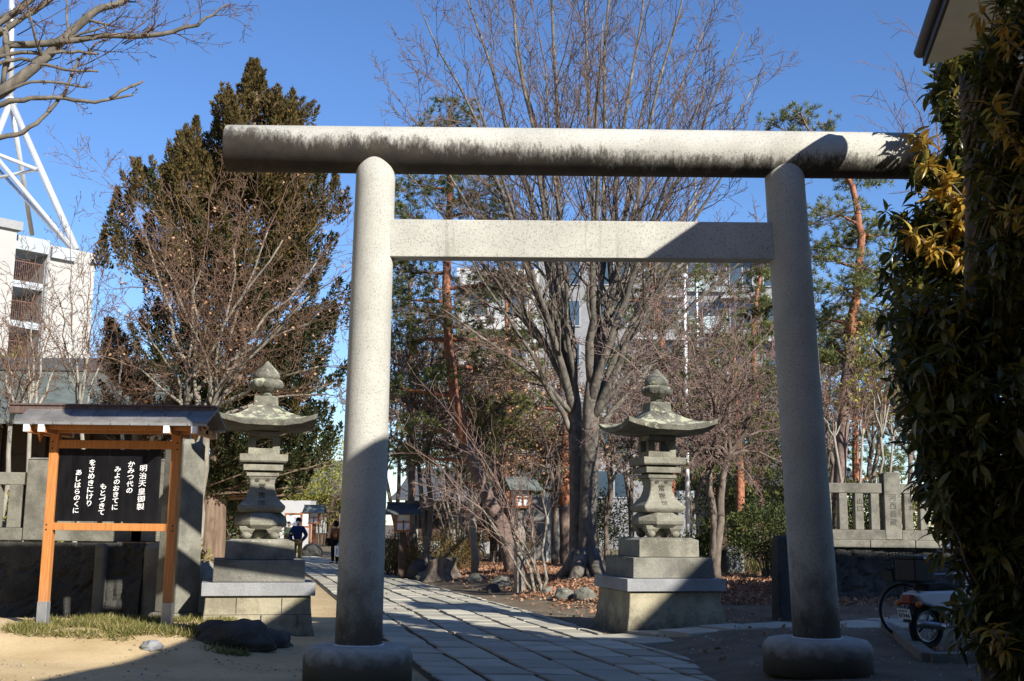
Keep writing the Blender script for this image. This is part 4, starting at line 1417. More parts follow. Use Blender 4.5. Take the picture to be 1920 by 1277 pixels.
g = G(556, 1064)
person('man in a navy puffer jacket and khaki trousers with a white mask, hands in pockets', (g.x, g.y, 0), R(-5), 1.72, M['navy'], M['khaki'], 'pockets')
g = G(627, 1058)
person('person in a brown puffer coat and black trousers, dark scarf over the head', (g.x, g.y, 0), R(-35), 1.62, M['brown'], M['black'], 'stand', hood=M['black'], mask=False)
bg_ = thing('shopping_bag', 'white paper shopping bag held by the person in the brown coat', 'bag', (g.x + .26, g.y - .15, .30), R(-35))
MB().sq([(.17, 0), (.18, .40)], ratio=1).build('bag_body', M['paper'], bg_)
MB().tube([(-.08, -.12, .40), (-.07, -.12, .5), (.07, -.12, .5), (.08, -.12, .40)], .008, 6).box((-.05, -.182, .2), (.06, .006, .25)).build('handle', M['denim'], bg_)
o = MB().sq([(.10, 0), (.13, .08), (.11, .30)], ratio=1.2).tube([(-.1, 0, .33), (0, .05, .62), (.1, 0, .33)], .014, 6).build('shoulder_bag', M['black'])
o.location = (g.x - .21, g.y - .10, .70); tag(o, 'black shoulder bag hanging beside the brown puffer coat', 'bag')
g = G(641, 1056)
person('person in pinkish grey clothes half hidden behind the left gate pillar', (g.x + .1, g.y + .5, 0), R(10), 1.66, M['grey'], M['black'], 'stand', mask=False)
v = P(992, 1010, 47)
person('person in a plum jacket and pale jeans walking among the garden trees', (v.x, 47, 0), R(160), 1.66, M['plum'], M['denim'], 'stand', hood=M['black'], mask=False)
o = MB().sq([(.16, 0), (.18, .35), (.12, .42)], ratio=.8).build('backpack', M['tan']); o.location = (v.x - .12, 46.75, 1.02); tag(o, 'tan backpack on the person in the plum jacket', 'backpack')
v = P(541, 1010, 58)
person('person in a dark green coat leaning forward behind the left stone lantern', (v.x, 58, 0), R(60), 1.58, M['green'], M['black'], 'hold', mask=False)
v = P(1380, 1000, 50)
person('person in a bright orange coat far behind the right stone lantern', (v.x, 50, H(v.x, 50)), R(70), 1.55, M['peach'], M['denim'], 'hold', mask=False)

# ================================================================== SCOOTER AND BICYCLE
def wheel(parent, x, y, z, r, tyre, spokes=28, axis='Y', rimr=.012, name='wheel'):
    w = MB().torus((0, 0, 0), r - tyre, tyre, 'Y', 48, 10).build(name, M['rubber'], parent, smooth=True)
    w.location = (x, y, z)
    MB().torus((0, 0, 0), r - 2 * tyre - rimr * .4, rimr, 'Y', 48, 8).build('rim', M['chrome'], w, smooth=True)
    m = MB().tube([(0, -.04, 0), (0, .04, 0)], .025, 12)
    for i in range(spokes):
        a = 2 * math.pi * i / spokes
        m.tube([(.02 * math.cos(a + .8), .025 * (-1) ** i, .02 * math.sin(a + .8)), ((r - 2 * tyre) * math.cos(a), 0, (r - 2 * tyre) * math.sin(a))], .0018 if spokes > 16 else .006, 4)
    m.build('spokes', M['chrome'], w)
    return w

def bicycle():
    b = P(1696, 1160, 15.9)
    z0 = H(b.x, 15.9)
    root = thing('bicycle', 'bicycle with a crate on its rear rack standing behind the scooter', 'bicycle', (b.x, 15.9, z0), R(8))
    wheel(root, 0, 0, .355, .36, .018)
    wheel(root, 1.12, 0, .355, .36, .018)
    bb, st, hd = (.46, 0, .30), (.30, 0, .82), (.92, 0, .86)
    m = MB()
    for a, c, r in ((bb, st, .018), (bb, (.94, 0, .76), .021), (st, hd, .016), ((0, -.05, .355), bb, .012), ((0, .05, .355), bb, .012), ((0, -.05, .355), st, .009), ((0, .05, .355), st, .009), (hd, (1.0, 0, .62), .02)):
        m.tube([a, c], r, 8)
    for s in (-.05, .05): m.tube([(1.0, s, .62), (1.06, s, .45), (1.12, s, .355)], .011, 8)
    m.build('frame', M['chrome'], root, smooth=True)
    m = MB().ball((.27, 0, .90), (.14, .075, .045), 14, 8).tube([st, (.285, 0, .90)], .014, 8)
    m.build('saddle', M['rubber'], root, smooth=True)
    MB().tube([hd, (.90, 0, 1.02), (.82, -.28, 1.02), (.70, -.30, 1.0)], .012, 8).tube([(.90, 0, 1.02), (.82, .28, 1.02), (.70, .30, 1.0)], .012, 8).build('handlebar', M['chrome'], root, smooth=True)
    m = MB().tube([(bb[0], -.07, bb[2]), (bb[0], .07, bb[2])], .05, 14).tube([(.46, -.08, .30), (.56, -.09, .18)], .011, 6).tube([(.46, .08, .30), (.36, .09, .42)], .011, 6).box((.57, -.13, .17), (.09, .08, .02)).box((.35, .13, .43), (.09, .08, .02))
    m.build('crank', M['blackplastic'], root)
    m = MB()
    for s in (-.07, 0, .07): m.tube([(-.22, s, .76), (.26, s, .76)], .006, 6)
    m.tube([(-.20, -.07, .76), (-.20, .07, .76)], .006, 6).tube([(-.15, -.07, .76), (0, -.06, .37)], .006, 6).tube([(-.15, .07, .76), (0, .06, .37)], .006, 6)
    m.build('rear_rack', M['blackplastic'], root)
    ms = MB()
    N = 16
    for i in range(N):
        a0, a1 = R(35 + i * 140 / N), R(35 + (i + 1) * 140 / N)
        for s in (-.024,):
            vs = [(.385 * math.cos(a0), s, .355 + .385 * math.sin(a0)), (.385 * math.cos(a0), -s, .355 + .385 * math.sin(a0)), (.385 * math.cos(a1), -s, .355 + .385 * math.sin(a1)), (.385 * math.cos(a1), s, .355 + .385 * math.sin(a1))]
            ms.add(vs, [(0, 1, 2, 3)])
    ms.build('mudguard', M['blackplastic'], root)
    # crate on the rack
    cr = thing('crate', 'dark wire crate strapped on the rear rack of the bicycle', 'crate', (b.x - .02, 15.88, z0 + .775), R(8))
    cr.rotation_euler = (0, R(-9), R(8))
    m = MB()
    m.box((0, -.15, .07), (.40, .012, .14)).box((0, .15, .07), (.40, .012, .14)).box((-.2, 0, .07), (.012, .3, .14)).box((.2, 0, .07), (.012, .3, .14)).box((0, 0, .01), (.40, .30, .015))
    m.build('solid_base', M['blackplastic'], cr)
    m = MB()
    for z in (.19, .25, .31, .36):
        m.box((0, -.15, z), (.40, .008, .008)).box((0, .15, z), (.40, .008, .008)).box((-.2, 0, z), (.008, .3, .008)).box((.2, 0, z), (.008, .3, .008))
    for i in range(9):
        x = -.2 + .05 * i
        for y in (-.15, .15): m.box((x, y, .25), (.006, .006, .23))
    for i in range(7):
        y = -.15 + .05 * i
        for x in (-.2, .2): m.box((x, y, .25), (.006, .006, .23))
    m.build('wire_mesh', M['blackplastic'], cr)
bicycle()

def scooter():
    v = P(1738, 1195, 14.4)
    z0 = H(v.x, 14.4)
    root = thing('scooter', 'white delivery scooter with a black top box, seen from its tail beside the evergreen', 'scooter', (v.x, 14.4, z0), R(27))
    # local +x = forward, tail at -x
    w = wheel(root, 0, 0, .27, .275, .045, 10, rimr=.02); wheel(root, 1.2, 0, .27, .275, .042, 10, rimr=.02)
    m = MB().prism([(-.28, .66), (-.12, .70), (.40, .70), (.52, .60), (.42, .36), (.28, .34), (.12, .48), (-.18, .56)], -.14, .14)
    m.build('side_cover', M['whitebody'], root, bevel=.03, seg=3)
    m = MB().prism([(.62, .35), (.86, .42), (1.02, .92), (.98, 1.0), (.93, .92), (.80, .50), (.62, .42)], -.18, .18)
    m.build('leg_shield', M['whitebody'], root, bevel=.02, seg=3)
    MB().prism([(.40, .28), (.86, .28), (.90, .40), (.62, .42), (.42, .40)], -.06, .06).build('engine', M['blackplastic'], root, bevel=.02)
    MB().prism([(-.1, .70), (.48, .71), (.50, .77), (.20, .80), (-.06, .78)], -.12, .12).build('seat', M['rubber'], root, bevel=.03, seg=3)
    MB().tube([(-.02, -.1, .27), (.38, -.10, .34)], .03, 8).tube([(-.02, .1, .27), (.38, .10, .34)], .03, 8).build('swing_arm', M['blackplastic'], root)
    MB().tube([(.3, -.16, .30), (.1, -.17, .28), (-.30, -.18, .33)], [.03, .045, .045], 12).build('exhaust', M['chrome'], root, smooth=True)
    ms = MB()
    for i in range(10):
        a0, a1 = R(40 + i * 13), R(40 + (i + 1) * 13)
        ms.add([(.32 * math.cos(a0), -.07, .27 + .32 * math.sin(a0)), (.32 * math.cos(a0), .07, .27 + .32 * math.sin(a0)), (.32 * math.cos(a1), .07, .27 + .32 * math.sin(a1)), (.32 * math.cos(a1), -.07, .27 + .32 * math.sin(a1))], [(0, 1, 2, 3)])
    ms.build('rear_mudguard', M['blackplastic'], root)
    MB().box((-.30, 0, .60), (.08, .16, .12)).build('tail_light', M['redlens'], root, bevel=.02, seg=3)
    for s in (-1, 1):
        i_ = MB().ball((0, 0, 0), (.04, .04, .04), 12, 8).build('indicator', M['amber'], root, smooth=True); i_.location = (-.28, .16 * s, .55)
    pm = MB().box((0, 0, 0), (.006, .20, .125)).build('number_plate', M['plate'], root)
    pm.location = (-.36, 0, .43); pm.rotation_euler = (0, R(-14), 0)
    t = MB()
    for i, ch in enumerate('67346'): put(t, ch, .062, (-.006, .072 - .036 * i, -.018), right=(0, -1, 0), bold=.02)
    t.build('digits', M['hair'], pm)
    t = MB()
    for i, ch in enumerate('松本市'): put(t, ch, .034, (-.006, .045 - .042 * i, .038), right=(0, -1, 0), bold=.01)
    put(t, 'か', .03, (-.006, .085, .03), right=(0, -1, 0), bold=.01)
    t.build('plate_letters', M['plategreen'], pm)
    m = MB()
    for s in (-.1, .1): m.tube([(-.34, s, .80), (.06, s, .80)], .008, 6)
    m.tube([(-.34, -.1, .80), (-.34, .1, .80)], .008, 6).tube([(-.25, -.1, .80), (-.2, -.1, .66)], .008, 6).tube([(-.25, .1, .80), (-.2, .1, .66)], .008, 6)
    m.build('carrier', M['blackplastic'], root)
    MB().tube([(.94, 0, .95), (.90, 0, 1.02)], .03, 8).tube([(.78, -.30, 1.02), (.90, -.12, 1.05), (.90, .12, 1.05), (.78, .30, 1.02)], .014, 8).build('handlebar', M['blackplastic'], root, smooth=True)
    for s in (-1, 1): MB().tube([(.80, .28 * s, 1.02), (.70, .34 * s, 1.02)], .018, 8).build('grip', M['rubber'], root)
    MB().ball((1.0, 0, .98), (.10, .12, .10), 14, 10).build('headlight', M['chrome'], root, smooth=True)
    tb = MB().box((-.16, 0, .95), (.32, .32, .27)).box((-.16, 0, 1.10), (.34, .34, .05)).build('top_box', M['blackplastic'], root, bevel=.015)
    MB().box((-.13, -.174, 1.10), (.10, .004, .03)).build('sticker', M['paper'], tb)
    for s in (-1, 1):
        mi = MB().lathe([(.01, -.02), (.055, -.016), (.070, .0), (.066, .006), (.01, .006)], 28).build('mirror', M['blackplastic'], root, smooth=True)
        mi.location = (.80, .33 * s, 1.27)
        mi.rotation_euler = Vector((-.90, -.05, .36)).to_track_quat('Z', 'Y').to_euler()
        MB().lathe([(.005, .007), (.060, .007), (.060, .009), (.005, .009)], 28).build('mirror_glass', M['mirror'], mi)
        MB().tube([(.82, .22 * s, 1.03), (.83, .29 * s, 1.15), (.81, .33 * s, 1.26)], .007, 6).build('mirror_stalk', M['blackplastic'], root)
    return root
scooter()

# ================================================================== TREES AND PLANTS
def rvec(r, k=1.0): return Vector((r.gauss(0, k), r.gauss(0, k), r.gauss(0, k)))

class Tree:
    """collects thick limbs (round tubes) and twigs (thin prisms) in local coordinates"""
    def __init__(s, thick=.03, sides=8): s.limbs, s.twigs, s.tips, s.thick, s.sides, s.rmin = MB(), [], [], thick, sides, .003
    def line(s, pts, rad):
        k = 0
        while k < len(pts) - 1 and rad[k] > s.thick: k += 1
        if k > 0:
            s.limbs.tube(pts[:k + 1], rad[:k + 1], s.sides if rad[0] > .08 else 6, cap=True)
        for i in range(k, len(pts) - 1):
            s.twigs.append((tuple(pts[i]), tuple(pts[i + 1]), rad[i], rad[i + 1]))

def along(pts, t):
    f = t * (len(pts) - 1)
    i = min(int(f), len(pts) - 2)
    return pts[i].lerp(pts[i + 1], f - i), (pts[i + 1] - pts[i]).normalized(), i, f - i

def grow(T, r, p, d, L, rad, lev, S):
    sp = S[min(lev, len(S) - 1)]
    n = sp['n']
    pts, rads = [p], [rad]
    for i in range(n):
        d = (d + rvec(r, sp['w']) + Vector((0, 0, sp['t']))).normalized()
        p = p + d * (L / n)
        pts.append(p)
        rads.append(max(T.rmin, rad * (1 - (1 - sp.get('e', .2)) * (i + 1) / n)))
    T.line(pts, rads)
    spawn(T, r, pts, rads, L, lev, S)

def spawn(T, r, pts, rads, L, lev, S):
    if lev + 1 >= len(S):
        T.tips.append((tuple(pts[-1]), tuple((pts[-1] - pts[-2]).normalized())))
        return
    sp = S[lev]
    nc = sp['c']
    nc = int(nc) + (1 if r.random() < nc - int(nc) else 0)
    s0 = sp.get('s', .25)
    ph = r.random() * 6.28
    for k in range(nc):
        t = s0 + (1 - s0) * (k + r.random()) / nc
        q, dd, i, f = along(pts, min(t, .999))
        a = R(r.uniform(*sp['a']))
        ph += 2.4 + r.uniform(-.5, .5)
        u = dd.orthogonal().normalized(); w = dd.cross(u)
        nd = (dd * math.cos(a) + (u * math.cos(ph) + w * math.sin(ph)) * math.sin(a)).normalized()
        L2 = L * sp['l'] * (1 - .45 * t) * r.uniform(.65, 1.25)
        rr = rads[i] + (rads[min(i + 1, len(rads) - 1)] - rads[i]) * f
        grow(T, r, q, nd, L2, max(T.rmin, rr * sp.get('r', .55)), lev + 1, S)

def curve(p0, p1, d0, n=9, wob=0.0, r=None, k=.55):
    """quadratic-ish limb from p0 leaving along d0 and ending at p1"""
    L = (p1 - p0).length
    c = p0 + d0.normalized() * L * k
    out = []
    off = Vector((0, 0, 0))
    for i in range(n + 1):
        t = i / n
        q = p0 * (1 - t) ** 2 + c * 2 * t * (1 - t) + p1 * t * t
        if r and 0 < i < n:
            off = off * .6 + rvec(r, wob * L / n)
            q = q + off
        out.append(q)
    return out

def limb(T, r, p0, p1, d0, r0, r1, lev, S, n=9, wob=.10, k=.55):
    pts = curve(p0, p1, d0, n, wob, r, k)
    rads = [r0 + (r1 - r0) * (i / n) ** .8 for i in range(n + 1)]
    T.line(pts, rads)
    spawn(T, r, pts, rads, (p1 - p0).length, lev, S)
    return pts, rads

def finish(T, root, limbmat, twigmat, trunkname='trunk', crownname='twigs', sides=3):
    o = None
    if T.limbs.v: o = T.limbs.build(trunkname, limbmat, root, smooth=True)
    if T.twigs:
        V, F = segs_arrays(T.twigs, sides)
        arr_mesh(crownname, V, F, twigmat, root)
    return o

def leaf_quads(pts, dirs, length, width, seed, droop=0.0, spread=1.0, fold=False):
    """pts, dirs (n,3): leaf base and direction; kite shaped leaves of four vertices"""
    g = np.random.default_rng(seed)
    n = len(pts)
    d = dirs + g.normal(0, spread * .35, (n, 3)) + np.array([0, 0, -droop])
    d /= np.linalg.norm(d, axis=1, keepdims=True) + 1e-9
    s = np.cross(d, g.normal(0, 1, (n, 3)))
    s /= np.linalg.norm(s, axis=1, keepdims=True) + 1e-9
    L = length * g.uniform(.6, 1.25, (n, 1))
    W = width * g.uniform(.7, 1.2, (n, 1))
    V = np.stack([pts, pts + d * L * .45 + s * W * .5, pts + d * L, pts + d * L * .45 - s * W * .5], axis=1).reshape(-1, 3)
    F = np.arange(n * 4).reshape(-1, 4)
    return V, F

def scatter_leaves(name, tips, per, length, width, mat, parent, seed, jitter=.1, droop=.2, spread=1.5):
    tp = np.array([t[0] for t in tips]); td = np.array([t[1] for t in tips])
    g = np.random.default_rng(seed)
    idx = g.integers(0, len(tp), int(per * len(tp)))
    V, F = leaf_quads(tp[idx] + g.normal(0, jitter, (len(idx), 3)), td[idx], length, width, seed, droop, spread)
    return arr_mesh(name, V, F, mat, parent)

# ------------------------------------------------------------ the big zelkova
def zelkova():
    r = random.Random(41)
    Y = 27.0
    g = G(1098, 1086)
    Y = g.y
    root = thing('zelkova_tree', 'huge bare zelkova with twin grey trunks and a fan of upright branches behind the gate', 'tree', (g.x, g.y, g.z - .1))
    O = root.location.copy()
    T = Tree(.02, 12); T.rmin = .0064
    def W(px, py, dy=0.0): return P(px, py, Y + dy) - O
    S = [dict(n=1, w=0, t=0, c=15, a=(20, 48), l=.33, s=.22, r=.40),
         dict(n=6, w=.10, t=.04, c=7, a=(20, 45), l=.42, s=.2, r=.5),
         dict(n=5, w=.11, t=.05, c=4.2, a=(22, 50), l=.55, s=.2, r=.55),
         dict(n=4, w=.13, t=.03, c=0, a=(20, 50), l=.5)]
    # trunks
    b = Vector((0, 0, 0))
    tr = [W(1108, 1100), W(1104, 1060), W(1102, 980), W(1106, 860), W(1108, 760), W(1112, 690)]
    tl = [W(1083, 1100, .3), W(1084, 1060, .35), W(1082, 960, .4), W(1080, 860, .45), W(1077, 760, .5), W(1070, 680, .5)]
    T.limbs.tube([tr[0] - Vector((0, 0, .2))] + tr, [.50, .36, .25, .215, .205, .20, .12], 20, lump=.16)
    T.limbs.tube([tl[0] - Vector((0, 0, .2))] + tl, [.42, .29, .21, .185, .175, .17, .09], 16, lump=.16)
    for a in range(5):                                    # root flare
        an = a * 1.26 + .4
        T.limbs.tube([Vector((.15 * math.cos(an), .15 * math.sin(an), .75)), Vector((.42 * math.cos(an), .42 * math.sin(an), .28)), Vector((.85 * math.cos(an), .85 * math.sin(an), -.05))], [.2, .17, .06], 8)
    tgt = [(735, 170, -2, 1), (790, 20, -1, 1), (860, -80, 1.5, 1), (930, -190, -1, 1), (1010, -290, 1, 1), (1085, -320, .5, 0), (1165, -300, 2, 0),
           (1240, -210, 1.5, 0), (1300, -100, -1, 0), (1352, -20, 1.2, 0), (1395, 60, -2, 0), (1425, 140, 1.0, 0), (1405, 260, -2.5, 0), (750, 310, 2, 1), (890, 180, -3, 1), (1010, 60, -3, 1), (1130, 40, -3.5, 0), (1235, 70, 3, 0), (1320, 170, -3, 0),
           (1495, 390, -1.5, 0), (1440, 470, 2, 0), (850, 440, -2, 1), (815, 570, -1.5, 1), (950, -60, 3, 1)]
    for i, (px, py, dy, side) in enumerate(tgt):
        st = (tl if side else tr)
        base, dd, _, _ = along([st[3], st[4], st[5]], r.uniform(.30, .92) if py < 380 else r.uniform(.1, .5))
        p1 = W(px, py, dy)
        sgn = p1 - base
        d0 = Vector((sgn.x * .75, sgn.y * .7, abs(sgn.z) * .9 + .6))
        r0 = r.uniform(.085, .135) if py < 380 else .085
        limb(T, r, base, p1, d0, r0, .014, 0, S, n=12, wob=.06, k=.36)
    finish(T, root, M['bark_zelkova'], M['twig_zelkova'], 'trunk', 'crown')
zelkova()

# ------------------------------------------------------------ maples and bare garden trees
def bare(name, label, base, stems, Y, limbm, twigm, S, seed, r0=.09, leaf=None, group=None, base_dir=None, depth=1.4, ends=.008, thick=.018, fork=None, catn='tree'):
    r = random.Random(seed)
    b = Vector((P(base[0], base[1], Y).x, Y, 0))
    b.z = H(b.x, b.y)
    root = thing(name, label, catn, b, 0, group)
    T = Tree(thick, 8); T.rmin = max(.0035, Y * (.00021 if Y < 30 else .00026))
    O = b
    for i, s in enumerate(stems):
        px, py = s[0], s[1]
        dy = s[2] if len(s) > 2 else r.uniform(-depth, depth)
        p1 = P(px, py, Y + dy) - O
        p0 = Vector((r.uniform(-.08, .08), r.uniform(-.08, .08), -.05))
        if fork:
            f = P(fork[i % len(fork)][0], fork[i % len(fork)][1], Y) - O
            p0 = f
        v = p1 - p0
        d0 = Vector((v.x * .5, v.y * .4, abs(v.z) * 1.0 + .35))
        limb(T, r, p0, p1, d0, r0 * r.uniform(.6, 1.0) * (s[3] if len(s) > 3 else 1), ends, 0, S, n=10, wob=.12, k=.45)
    if fork:
        for f in fork:
            q = P(f[0], f[1], Y) - O
            pts = curve(Vector((0, 0, -.1)), q + Vector((0, 0, .02)), Vector((0, 0, 1)), 6, .08, r)
            T.limbs.tube(pts, [r0 * 1.5 - (r0 * .5) * i / 6 for i in range(7)], 10, lump=.1)
    finish(T, root, limbm, twigm)
    if leaf:
        scatter_leaves('clinging_leaves', T.tips, leaf[0], leaf[1], leaf[2], leaf[3], root, seed, .05, .5, 1.2)
    return root

SM = [dict(n=1, w=0, t=0, c=12, a=(25, 58), l=.36, s=.18, r=.45),
      dict(n=6, w=.16, t=.03, c=6, a=(28, 60), l=.45, s=.2, r=.5),
      dict(n=5, w=.18, t=.03, c=4.0, a=(28, 60), l=.55, s=.2, r=.6),
      dict(n=4, w=.18, t=.02, c=0, a=(20, 50), l=.5)]
S2 = [dict(n=1, w=0, t=0, c=9, a=(22, 50), l=.36, s=.3, r=.5),
      dict(n=5, w=.14, t=.05, c=5, a=(25, 55), l=.5, s=.2, r=.55),
      dict(n=4, w=.16, t=.04, c=0, a=(20, 50), l=.5)]

bare('bare_maple', 'wide bare maple with pale multiple stems in front of the tall brown cypress', (372, 1010),
     [(190, 330, 1.5), (225, 560, -1.5), (260, 420, 1), (330, 370, -1.2), (400, 345, 1.5), (465, 330, -1), (540, 345, 1), (610, 370, -1), (655, 430, 1), (660, 500, -1.2), (662, 585, -.5), (655, 690, -1.5), (640, 745, .5), (160, 660, -1), (230, 740, 1), (590, 560, -2), (430, 520, -2), (330, 560, -2)],
     22.5, M['bark_maple'], M['twig_maple'], [dict(SM[0], c=13)] + SM[1:], 5, .062, leaf=(.10, .07, .045, M['tan_leaf']), fork=[(372, 800), (345, 770), (402, 770)], ends=.007)
bare('bare_maple', 'low bare maple of dense reddish twigs behind the right stone lantern', (1345, 1000),
     [(1120, 640, -1), (1160, 720, 1), (1185, 590, 1), (1250, 560, -1), (1320, 540, 1), (1390, 560, -1), (1450, 610, 1), (1500, 700, -1), (1480, 800, 1), (1500, 890, 0), (1430, 930, -1.5), (1290, 880, -2), (1210, 820, -1.8), (1160, 890, -1.5), (1400, 700, -2), (1300, 680, -2.2), (1350, 810, -2.2), (1110, 800, -.5)],
     24.5, M['bark_dark'], M['twig_red'], [dict(SM[0], c=17)] + SM[1:], 9, .07, fork=[(1330, 880), (1365, 860)], ends=.007)
bare('bare_shrub', 'multi-stemmed bare shrub rising behind the tree stump', (858, 1048), [(735, 870), (770, 800), (810, 780), (850, 760), (880, 800), (920, 830), (950, 880), (800, 930), (900, 930)], 37, M['bark_maple'], M['twig_red'], S2, 12, .065)
bare('bare_shrub', 'leaning bare stems at the foot of the weathered lantern post', (1008, 1112), [(940, 960, 0), (905, 880, .5), (870, 800, .8), (830, 760, .5), (985, 890, -.3), (1035, 830, .5), (790, 900, 1), (760, 830, .5)], G(1008, 1112).y, M['bark_maple'], M['twig_red'], S2, 15, .042)
bare('bare_shrub', 'thin grey bare stems standing left of the leaning pine trunk', (930, 1065), [(905, 900), (925, 860), (950, 900), (890, 870), (965, 850)], 38, M['bark_zelkova'], M['twig_zelkova'], S2, 18, .06)
grp = 'bare garden trees behind the gate'
for i, (bx, Y, top, sp, lab, lf, mat) in enumerate([
        (800, 34, 560, 120, 'bare tree with clinging tan leaves left of the leaning pine trunk', None, 'bark_zelkova'),
        (925, 38, 600, 130, 'slender bare tree with dry tan leaves in front of the white balconies', (.55, .13, .07, M['tan_leaf']), 'bark_zelkova'),
        (1010, 44, 700, 110, 'small bare tree with tan leaves left of the short red pine', (.5, .13, .07, M['tan_leaf']), 'bark_dark'),
        (745, 42, 640, 100, 'grey bare tree just right of the left gate pillar', None, 'bark_zelkova'),
        (860, 48, 690, 140, 'dark bare tree behind the leaning pine trunk', None, 'bark_dark'),
        (1180, 40, 610, 120, 'bare tree directly behind the right stone lantern', None, 'bark_dark'),
        (1420, 36, 600, 110, 'reddish bare tree left of the right gate pillar', None, 'bark_dark'),
        (780, 36, 470, 150, 'tall bare tree between the left pillar and the leaning pine', (.4, .13, .07, M['tan_leaf']), 'bark_zelkova'),
        (890, 33, 660, 150, 'many-branched bare tree right of the leaning pine', (.35, .12, .06, M['tan_leaf']), 'bark_maple'),
        (960, 41, 560, 150, 'tall bare tree in front of the white hotel wing', None, 'bark_dark'),
        (1140, 37, 660, 130, 'low bare tree between the zelkova and the right stone lantern', None, 'bark_dark'),
        (1230, 46, 520, 160, 'tall bare tree in front of the grey hotel wing', None, 'bark_zelkova'),
        (1380, 44, 560, 160, 'bare tree left of the clipped pine', None, 'bark_dark'),
        (1500, 40, 520, 150, 'bare tree behind the right gate pillar', None, 'bark_zelkova'),
        (1640, 36, 520, 150, 'bare tree behind the right stone fence', None, 'bark_dark'),
        (1560, 33, 610, 130, 'dark twiggy bare tree just right of the right gate pillar', None, 'bark_dark'),
        (1700, 34, 640, 130, 'dark twiggy bare tree behind the evergreen', None, 'bark_dark'),
        (1290, 38, 640, 150, 'dark bare tree behind the flagpole', None, 'bark_dark'),
        (830, 40, 620, 160, 'dark bare tree behind the leaning pine, left of its bend', (.4, .13, .07, M['tan_leaf']), 'bark_dark'),
        (1040, 36, 720, 130, 'dark low bare tree in front of the short red pine', (.4, .12, .06, M['tan_leaf']), 'bark_dark'),
        (640, 76, 860, 90, 'bare tree far behind the walkers', None, 'bark_dark')]):
    rr = random.Random(i)
    st = [(bx + sp * (k / 5 - .5) * 1.6 + rr.uniform(-20, 20), top + abs(k - 2.5) * 45 + rr.uniform(-40, 60)) for k in range(7)]
    bare('bare_tree', lab, (bx, 1010), st, Y, M[mat], M['twig_red' if i % 2 else 'twig_zelkova'], SM[:1] + [dict(SM[1], c=6)] + [dict(SM[2], c=3.6)] + SM[3:], 30 + i, .062, leaf=lf, group=grp, ends=.010, thick=.025, fork=[(bx + rr.uniform(-12, 12), 1010 - (1010 - top) * .42), (bx + rr.uniform(-30, 30), 1010 - (1010 - top) * .30)])
grp = 'bare saplings at far left'
for i, (bx, Y, top, sp, lab) in enumerate([(52, 22, 470, 110, 'bare sapling with a straight stem in front of the apartment block'), (148, 23, 430, 110, 'bare sapling in front of the apartment end wall, left of the cypress'), (15, 20.5, 560, 80, 'pale leaning bare stem at the left edge of the photo'), (225, 25, 560, 90, 'bare sapling between the apartment block and the cypress')]):
    rr = random.Random(50 + i)
    st = [(bx + sp * (k / 5 - .5) * 1.5, top + abs(k - 2.5) * 60 + rr.uniform(-40, 40)) for k in range(6)]
    bare('bare_sapling', lab, (bx, 960), st, Y, M['bark_pale'], M['twig_maple'], SM[:1] + [dict(SM[1], c=4)] + [dict(SM[2], c=2.5)] + SM[3:], 60 + i, .038, group=grp, ends=.006, fork=[(bx + 4, 800)])
grp = 'pale saplings behind the right stone fence'
for i, (px0, px1, top, lf, lab) in enumerate([(1583, 1545, 670, None, 'leaning pale sapling just right of the right gate pillar'), (1612, 1622, 640, (1.6, .12, .05, M['limeleaf']), 'straight pale sapling with yellow-green leaves'), (1648, 1655, 560, (2.6, .12, .05, M['limeleaf']), 'pale sapling behind the tall fence post, yellow leaves at its top'), (1660, 1690, 700, (1.0, .12, .05, M['limeleaf']), 'rightmost pale sapling near the evergreen')]):
    st = [(px1 + k * 34 - 60, top + abs(k - 1.7) * 40) for k in range(5)]
    bare('pale_sapling', lab, (px0, 1000), st, 26 + i * .5, M['bark_pale'], M['twig_maple'], S2, 80 + i, .028, group=grp, ends=.006, leaf=lf, fork=[((px0 + px1) / 2, 820)])
bare('bare_shrub', 'thin bare twigs rising above the gate beam beside the evergreen', (1850, 700), [(1650, 170), (1690, 130), (1735, 60), (1760, 150), (1660, 240), (1710, 240)], 15, M['bark_dark'], M['twig_maple'], S2[:1] + [dict(S2[1], c=3)] + S2[2:], 91, .03, ends=.004, fork=[(1800, 480)])

